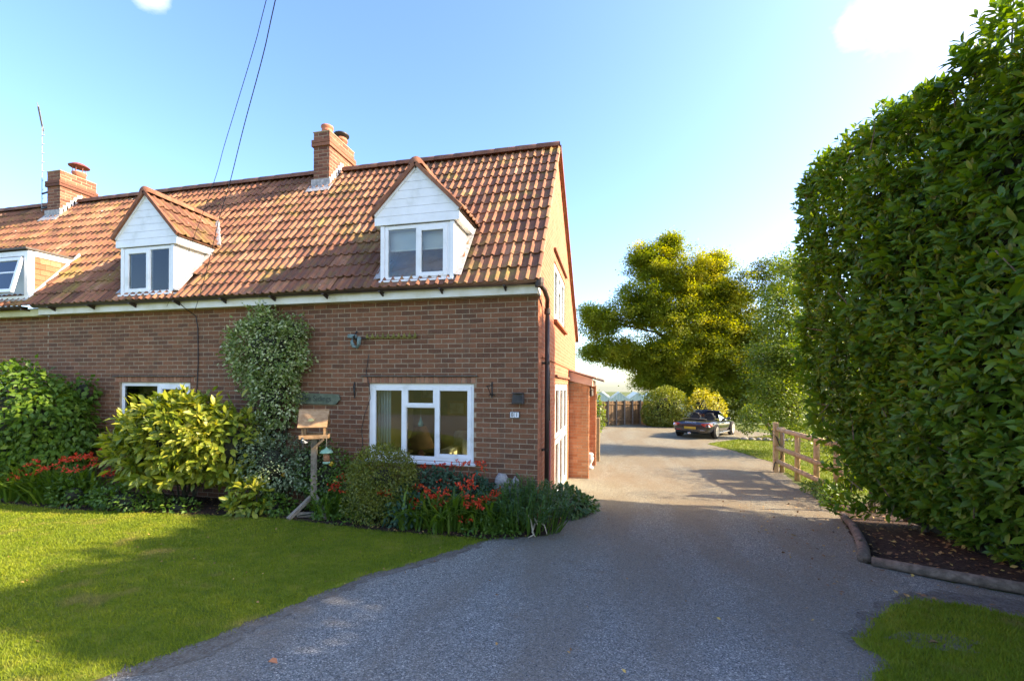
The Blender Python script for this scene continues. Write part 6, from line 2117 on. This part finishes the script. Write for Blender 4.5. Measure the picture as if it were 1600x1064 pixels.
tree('broad_tree', 'big broad-crowned tree with yellow-green leaves at the end of the drive', (8.1, 26.9), 11.2,
     [((5.06, 25.8, 11.99), (0.59, 0.54, 0.81), 22), ((4.07, 25.8, 10.33), (1.61, 1.61, 1.29), 55), ((6.77, 26.0, 9.68), (2.04, 1.93, 1.5), 80), ((8.93, 26.4, 8.33), (1.82, 1.93, 1.61), 70), ((3.08, 25.4, 7.81), (1.83, 1.83, 1.5), 65), ((0.44, 25.2, 6.74), (1.4, 1.4, 1.08), 40), ((-0.36, 25.0, 7.11), (0.75, 0.86, 0.65), 14), ((1.41, 24.8, 4.51), (1.61, 1.51, 0.91), 44), ((-0.22, 24.8, 4.44), (0.75, 0.86, 0.43), 12), ((5.68, 25.7, 6.86), (2.58, 2.36, 2.04), 110), ((8.18, 25.8, 5.03), (2.36, 2.15, 1.83), 90), ((4.96, 25.0, 3.93), (2.04, 1.83, 1.18), 66), ((9.33, 25.6, 2.6), (1.72, 1.72, 1.61), 60), ((6.59, 25.0, 2.17), (1.61, 1.4, 1.08), 46), ((8.11, 26.4, 10.7), (0.75, 0.86, 0.75), 18), ((3.02, 25.7, 11.28), (0.75, 0.86, 0.75), 18), ((5.00, 25.40, 2.27), (1.70, 1.50, 1.10), 44), ((8.13, 25.60, 1.65), (1.80, 1.50, 1.20), 50), ((3.07, 25.20, 3.97), (1.50, 1.50, 1.00), 40), ((3.50, 25.20, 2.62), (1.00, 1.20, 0.60), 20), ((7.15, 25.80, 3.95), (2.00, 1.80, 1.50), 60), ((9.49, 26.20, 5.70), (1.50, 1.50, 1.50), 46)],
     380000, .112, M_MAPLE, 201, trunk_r=.30, dens=2.6)
tree('dark_broadleaf_tree', 'dark broadleaf tree with a thin airy top between the big yellow-green tree and the hedge', (13.0, 26.0), 10.5,
     [((10.48, 25.5, 2.59), (1.94, 1.83, 2.17), 80), ((11.93, 25.8, 4.73), (1.71, 1.71, 2.06), 60), ((10.24, 26.0, 5.66), (1.14, 1.37, 1.48), 34), ((11.48, 25.6, 8.35), (1.03, 1.14, 1.37), 24), ((12.32, 25.8, 10.26), (0.69, 0.8, 1.03), 13), ((10.94, 25.7, 9.9), (0.63, 0.8, 0.8), 10), ((9.18, 25.0, 1.32), (1.72, 1.61, 1.49), 50)],
     42000, .12, M_DARKTREE, 202, trunk_r=.2, dens=1.6)
tree('dark_broadleaf_tree', 'deep green tree standing behind the small leaning tree', (17.0, 30.0), 8.0,
     [((16.0, 29, 2.6), (2.8, 2.0, 2.5), 80), ((18.4, 30, 4.2), (2.6, 2.2, 2.6), 70), ((14.2, 30.5, 1.8), (2.0, 1.5, 2.0), 50), ((12.0, 31.2, 1.6), (2.2, 1.5, 2.2), 50)], 17000, .16, M_DARKTREE, 203, trunk_r=.22)
tree('leafy_tree', 'light-leaved tree rising behind the loose hedge where the tall hedge ends', (9.6, 12.2), 7.6,
     [((7.29, 11.50, 4.93), (0.70, 0.90, 0.90), 30), ((8.00, 12.00, 6.43), (0.70, 0.90, 0.80), 26), ((6.97, 11.20, 3.02), (0.80, 1.00, 1.10), 40), ((7.81, 11.50, 3.03), (0.90, 1.10, 1.30), 45), ((7.42, 11.00, 1.18), (0.90, 1.00, 0.90), 34), ((8.51, 12.20, 4.52), (0.80, 1.00, 1.20), 30), ((6.63, 10.80, 1.86), (0.45, 0.60, 0.60), 16)],
     32000, .085, M_THORN, 204, trunk_r=.13, dens=1.8)


bush('clipped_hedge', 'clipped rounded hedge block behind the parked car', 'hedge', [((4.35, 21.6, .80), (1.30, 1.1, 1.22), 5600), ((4.0, 21.5, .35), (1.1, 1.0, .85), 2600), ((4.9, 21.5, .4), (.95, 1.0, .9), 2400)], .10, T_TREE, M_HEDGEC, 301, base=(4.35, 21.6, 0), amp=.05, inner=.85)
bush('golden_shrub', 'bright golden shrub lit by the sun behind the parked car', 'shrub', [((6.35, 21.3, .75), (.75, .7, 1.15), 2400), ((7.2, 21.8, .65), (.6, .6, 1.0), 1300)], .10, T_TREE, M_GOLD, 302, base=(6.4, 21.3, 0), sprays=.1)
wt = thing('leaning_tree', 'small weeping tree with a leaning trunk on the lawn beside the car', 'tree', (8.35, 16.2, zg(16)))
MB().tube([(8.55, 16.0, -.38), (8.38, 16.05, .05), (8.10, 16.1, .42), (7.9, 16.15, .8)], [.15, .11, .08, .04], 8).obj('trunk', M_BARK, wt, True)
P = [shell_leaves(c, r, n, .085, T_TREE, 310 + i, droop=.9, amp=.3) for i, (c, r, n) in enumerate((((7.9, 16.1, .85), (.85, .7, .42), 1500), ((8.4, 16.3, 1.05), (.6, .6, .42), 900), ((7.35, 16.0, .35), (.45, .45, .5), 600)))]
pos, ax, up, sz = [np.concatenate(q) for q in zip(*P)]
v, f, _ = cloud(pos, ax, up, sz, T_TREE)
o = meshobj('crown', fast_mesh('crown', v - np.array([8.35, 16.2, zg(16)]), f, M_THORN), wt, (8.35, 16.2, zg(16))); o['kind'] = 'stuff'
sheet('tree_bed', [(6.95, 15.35), (8.0, 15.0), (9.4, 15.2), (9.6, 16.4), (8.2, 16.9), (7.2, 16.3)], .02, M_SOIL, jitter=.05, seed=9)
rng = random.Random(77)
for i in range(8):
    x = 7.0 + i * .3
    mb = MB(); mb.blob((x, 15.22 - .05 * math.sin(i * 1.4) - .12 * (i in (3, 4)), zg(15) + .06), (.14 + rng.uniform(-.03, .05), .10, .08), i, 2, .4, 2)
    o = mb.obj('edging_stone', M_EDGE, None, True, at=(x, 15.2, zg(15))); props(o, ('first', 'second', 'third', 'fourth', 'fifth', 'sixth', 'seventh', 'eighth')[i] + ' pale edging stone from the car along the soil round the leaning tree', 'stone', 'edging stones round the leaning tree')

bf = thing('close_board_fence', 'dark close-boarded fence across the end of the drive with dappled light', 'fence', (1.9, 21.9, -.37))
A = Vector((-.6, 20.2, 0)); B = Vector((4.4, 23.6, 0)); dv = (B - A).normalized(); Ln = (B - A).length
nb_ = int(Ln / .15)
rng = random.Random(9)
bm_ = MB().box((-.075, -.012, 0), (.075, .012, 1.5)).mesh('board', M_FENCEB)
ang = math.atan2(dv.y, dv.x)
for i in range(nb_):
    p = A + dv * (i + .5) * .15
    o = bpy.data.objects.new('board', bm_); COL.objects.link(o); o.parent = bf
    o.location = Vector((p.x, p.y, -.37 + rng.uniform(-.02, .02))) - WOFF[bf.name] + Vector((0, .012 * (i % 2), 0)); o.rotation_euler = (0, 0, ang); o.scale = (1, 1, 1.0)
nrmv = Vector((dv.y, -dv.x, 0))
for i in range(11):
    p = A + dv * (i * Ln / 10) + nrmv * .06
    MB().bar((p.x, p.y, -.37), (p.x, p.y, 1.20), .09, .09).obj('post', M_WOODG, bf)
for z in (-.05, .95):
    MB().bar(A + nrmv * .03 + Vector((0, 0, z)), B + nrmv * .03 + Vector((0, 0, z)), .04, .08).obj('fence_rail', M_FENCEB, bf)

gh = thing('greenhouse', 'long pale glasshouse with a zigzag row of ridges beyond the far fence', 'greenhouse', (3, 62, -2))
gx0, sp_, gy0, gdep = -4.0, 2.55, 58, 14
rg = Vector((.9752, .2213, 0)) if False else Vector((1, 0, 0))
for i in range(7):
    x0_ = gx0 + i * sp_; xm = x0_ + sp_ / 2; x1_ = x0_ + sp_
    mb = MB()
    mb.prism([(x0_, gy0, .25), (xm, gy0, 1.22), (x1_, gy0, .25)], (0, .03, 0))
    mb.add([(x0_, gy0, .25), (xm, gy0, 1.22), (xm, gy0 + gdep, 1.22), (x0_, gy0 + gdep, .25)], [(0, 1, 2, 3)])
    mb.add([(x1_, gy0, .25), (xm, gy0, 1.22), (xm, gy0 + gdep, 1.22), (x1_, gy0 + gdep, .25)], [(0, 1, 2, 3)])
    mb.obj('glass_roof', M_GHGLASS, gh)
    fb_ = MB()
    for k in range(7):
        f = k / 6
        xx = x0_ + sp_ * f; zz = .25 + .97 * (1 - abs(2 * f - 1))
        fb_.bar((xx, gy0 - .03, .2), (xx, gy0 - .03, zz + .03), .05, .05, (0, 1, 0))
    fb_.bar((x0_, gy0 - .04, .28), (xm, gy0 - .04, 1.26), .07, .07); fb_.bar((xm, gy0 - .04, 1.26), (x1_, gy0 - .04, .28), .07, .07)
    for k in range(8):
        yy = gy0 + k * 2
        fb_.bar((x0_, yy, .28), (xm, yy, 1.25), .05, .05); fb_.bar((xm, yy, 1.25), (x1_, yy, .28), .05, .05)
    fb_.obj('glazing_bars', M_GHFRAME, gh)
MB().box((gx0, gy0 + .02, -2.0), (gx0 + 7 * sp_, gy0 + gdep, .25)).obj('glass_wall', M_GHGLASS, gh)
bush('climbing_shrub', 'green climbing shrub behind the porch at the garden gate', 'shrub', [((.42, 9.2, 1.0), (.42, .5, .85), 1500), ((.1, 8.6, 1.4), (.4, .5, .5), 700)], .08, T_TREE, M_THORN, 303, base=(.3, 9.1, 0))

# ------------------------------------------------------------------ the car
def build_car(loc, rotz):
    car = thing('convertible_car', 'black open-top two-seater car parked facing away at the end of the drive', 'car', loc, rotz)
    # stations along y (rear to front): half sections from the sill up to the middle of the top
    S = [
        (-2.12, [(0, .34), (.50, .34), (.66, .42), (.72, .56), (.66, .66), (.50, .70), (0, .72)]),
        (-2.06, [(0, .26), (.62, .27), (.78, .38), (.82, .56), (.78, .70), (.62, .76), (0, .79)]),
        (-1.80, [(0, .20), (.72, .21), (.86, .34), (.88, .56), (.85, .74), (.70, .84), (0, .87)]),
        (-1.25, [(0, .18), (.74, .19), (.88, .32), (.90, .58), (.87, .78), (.70, .89), (0, .92)]),
        (-.72, [(0, .17), (.74, .18), (.86, .30), (.87, .56), (.84, .76), (.70, .85), (0, .90)]),
        (-.62, [(0, .17), (.74, .18), (.86, .30), (.865, .56), (.84, .76), (.70, .82), (0, .60)]),
        (-.10, [(0, .16), (.74, .17), (.85, .29), (.855, .55), (.83, .74), (.70, .80), (0, .55)]),
        (.45, [(0, .16), (.74, .17), (.85, .29), (.86, .54), (.83, .73), (.70, .80), (0, .62)]),
        (.62, [(0, .16), (.74, .17), (.85, .29), (.86, .54), (.84, .72), (.70, .79), (0, .82)]),
        (1.22, [(0, .17), (.74, .18), (.86, .30), (.88, .53), (.85, .68), (.66, .73), (0, .72)]),
        (1.75, [(0, .19), (.70, .20), (.80, .31), (.82, .48), (.76, .59), (.55, .63), (0, .62)]),
        (2.12, [(0, .26), (.50, .27), (.58, .33), (.60, .42), (.55, .49), (.40, .52), (0, .52)]),
    ]
    bm = bmesh.new(); rows = []
    for y, half in S:
        ring = [(-x, y, z) for x, z in reversed(half[1:])] + [(x, y, z) for x, z in half]
        # order: left top ... left sill, centre bottom, right sill ... right top centre
        left = [(-x, y, z) for x, z in half[1:-1]][::-1]
        pts = [(x, y, z) for x, z in half] + left
        rows.append([bm.verts.new(p) for p in pts])
    m = len(rows[0])
    for a, b in zip(rows, rows[1:]):
        for i in range(m):
            bm.faces.new((a[i], a[(i + 1) % m], b[(i + 1) % m], b[i]))
    bm.faces.new(rows[0][::-1]); bm.faces.new(rows[-1])
    bmesh.ops.recalc_face_normals(bm, faces=bm.faces)
    me = bpy.data.meshes.new('body'); bm.to_mesh(me); bm.free(); me.materials.append(M_CARBODY)
    me.polygons.foreach_set('use_smooth', [True] * len(me.polygons))
    b = bpy.data.objects.new('body', me); link(b, car, (0, 0, 0)); b.location = (0, 0, 0)
    sb = b.modifiers.new('subdivision', 'SUBSURF'); sb.levels = 2; sb.render_levels = 2

    def part(mb, name, mat, smooth=False, bevel=0, parent=None):
        o = mb.obj(name, mat, None, smooth)
        o.parent = parent or car; o.location = (0, 0, 0)
        if bevel:
            bb_ = o.modifiers.new('bevel', 'BEVEL'); bb_.width = bevel; bb_.segments = 2
        return o
    # wheels, arches
    for sx in (-1, 1):
        for wy in (-1.22, 1.20):
            w = .22; xo = sx * .80
            ar = MB().lathe([(.36, 0), (.36, .02)], (sx * .885 - .01 if sx > 0 else sx * .885 - .01, wy, .33), 22, 'x')
            part(ar, 'wheel_arch', M_CABIN)
            xs = (xo - w / 2)
            ty = MB().lathe([(.20, 0), (.30, .0), (.322, .03), (.322, w - .03), (.30, w), (.22, w)], (xs + sx * .02, wy, .325), 22, 'x')
            o = part(ty, 'tyre', M_TYRE, True)
            ri = MB(); xr = xo + sx * (w / 2 + .012)
            for k in range(5):
                a = k * 2 * math.pi / 5 + .3
                ri.bar((xr, wy, .325), (xr, wy + .215 * math.cos(a), .325 + .215 * math.sin(a)), .085, .02, (1, 0, 0))
            ri.lathe([(.205, 0), (.232, 0), (.232, .02), (.205, .02)], (xr - .01, wy, .325), 22, 'x')
            ri.lathe([(.06, 0), (.06, .03)], (xr - .015, wy, .325), 10, 'x')
            part(ri, 'rim', M_RIM, False, 0)
            dk = MB().lathe([(.205, 0), (.205, .01)], (xr - sx * .03, wy, .325), 18, 'x'); part(dk, 'brake_disc', M_DARKMETAL)
    # cockpit
    part(MB().box((-.66, -.60, .50), (.66, .60, .60)), 'cockpit_floor', M_CABIN, False, .02)
    for sx in (-.34, .34):
        s = MB(); s.box((sx - .23, -.50, .58), (sx + .23, -.34, 1.02)); o = part(s, 'seat', M_CABIN, False, .06)
        h = MB(); h.box((sx - .15, -.50, 1.00), (sx + .15, -.40, 1.14)); part(h, 'headrest', M_CABIN, False, .04)
        rb = MB(); n = 10
        rb.tube([(sx - .20, -.60, .84)] + [(sx + .20 * math.cos(math.pi - math.pi * k / n), -.60, .96 + .18 * math.sin(math.pi * k / n)) for k in range(n + 1)] + [(sx + .20, -.60, .84)], .022, 7)
        part(rb, 'roll_hoop', M_CABIN, True)
    part(MB().box((-.14, -.61, .86), (.14, -.60, 1.10)), 'wind_deflector', M_CARGLASS)
    # windscreen
    fr = MB()
    fr.tube([(-.70, .62, .80), (-.62, .28, 1.10), (-.56, .10, 1.215), (0, .02, 1.24), (.56, .10, 1.215), (.62, .28, 1.10), (.70, .62, .80)], .028, 7)
    part(fr, 'windscreen_frame', M_CARBODY, True)
    part(MB().add([(-.68, .62, .80), (.68, .62, .80), (.55, .11, 1.20), (0, .03, 1.225), (-.55, .11, 1.20)], [(0, 1, 2, 3, 4)]), 'windscreen', M_CARGLASS)
    for sx in (-1, 1):
        part(MB().add([(sx * .81, .48, .79), (sx * .80, -.52, .80), (sx * .72, -.50, 1.10), (sx * .62, .20, 1.14)], [(0, 1, 2, 3)]), 'side_window', M_CARGLASS)
        mm = MB(); mm.blob((sx * .93, .42, .86), (.10, .05, .065), 3, 2, .05, 1); part(mm, 'door_mirror', M_CARBODY, True)
        # rear lights wrap round the corners
        tl = MB()
        pts_o = [(sx * .45, -2.095, .70), (sx * .62, -2.09, .725), (sx * .80, -1.98, .735), (sx * .885, -1.78, .70), (sx * .885, -1.80, .60), (sx * .82, -2.03, .585), (sx * .62, -2.115, .59)]
        tl.prism([Vector(p) for p in pts_o], (sx * .012, -.03, .004)); part(tl, 'tail_light', M_TAIL, False, .008)
        part(MB().box((sx * .84 - .03, -.85, .20), (sx * .84 + .03, .85, .26)), 'sill_strip', M_CHROME, False, .01)
        part(MB().box((sx * .55 - .10, -2.14, .40), (sx * .55 + .10, -2.10, .43)), 'reflector', M_CHROME if sx > 0 else M_TAIL, False, .005)
        hl = MB(); hl.blob((sx * .58, 1.92, .56), (.14, .16, .08), 2, 2, .05, 1); part(hl, 'headlight', M_CHROME, True)
        dh = MB(); dh.bar((sx * .872, -.30, .66), (sx * .872, -.12, .66), .02, .03); part(dh, 'door_handle', M_CARBODY)
    part(MB().box((-.27, -2.155, .46), (.27, -2.135, .57)), 'number_plate', M_NUMPLATE, False, .004)
    part(MB().box((-.30, -2.15, .44), (.30, -2.13, .59)), 'plate_recess', M_CABIN)
    ex = MB().lathe([(.04, 0), (.05, .005), (.05, .10)], (0, 0, 0), 14)
    for (i, (x, y, z)) in enumerate(ex.v): ex.v[i] = (x * 1.6 - .03, -2.16 + z, y + .26)
    part(ex, 'exhaust', M_CHROME, True)
    part(MB().box((-.55, -1.72, .885), (.55, -1.50, .905)), 'engine_vent', M_CABIN, False, .01)
    ltr = text_mesh('PORSCHE', .085, M_CHROME, 'lettering', (0, -2.085, .765), (R(78), 0, 0), None, .004, 1.5)
    ltr.parent = car; ltr.location = (0, -2.085, .765)
    return car


build_car((5.72, 16.95, -.37), R(-30))
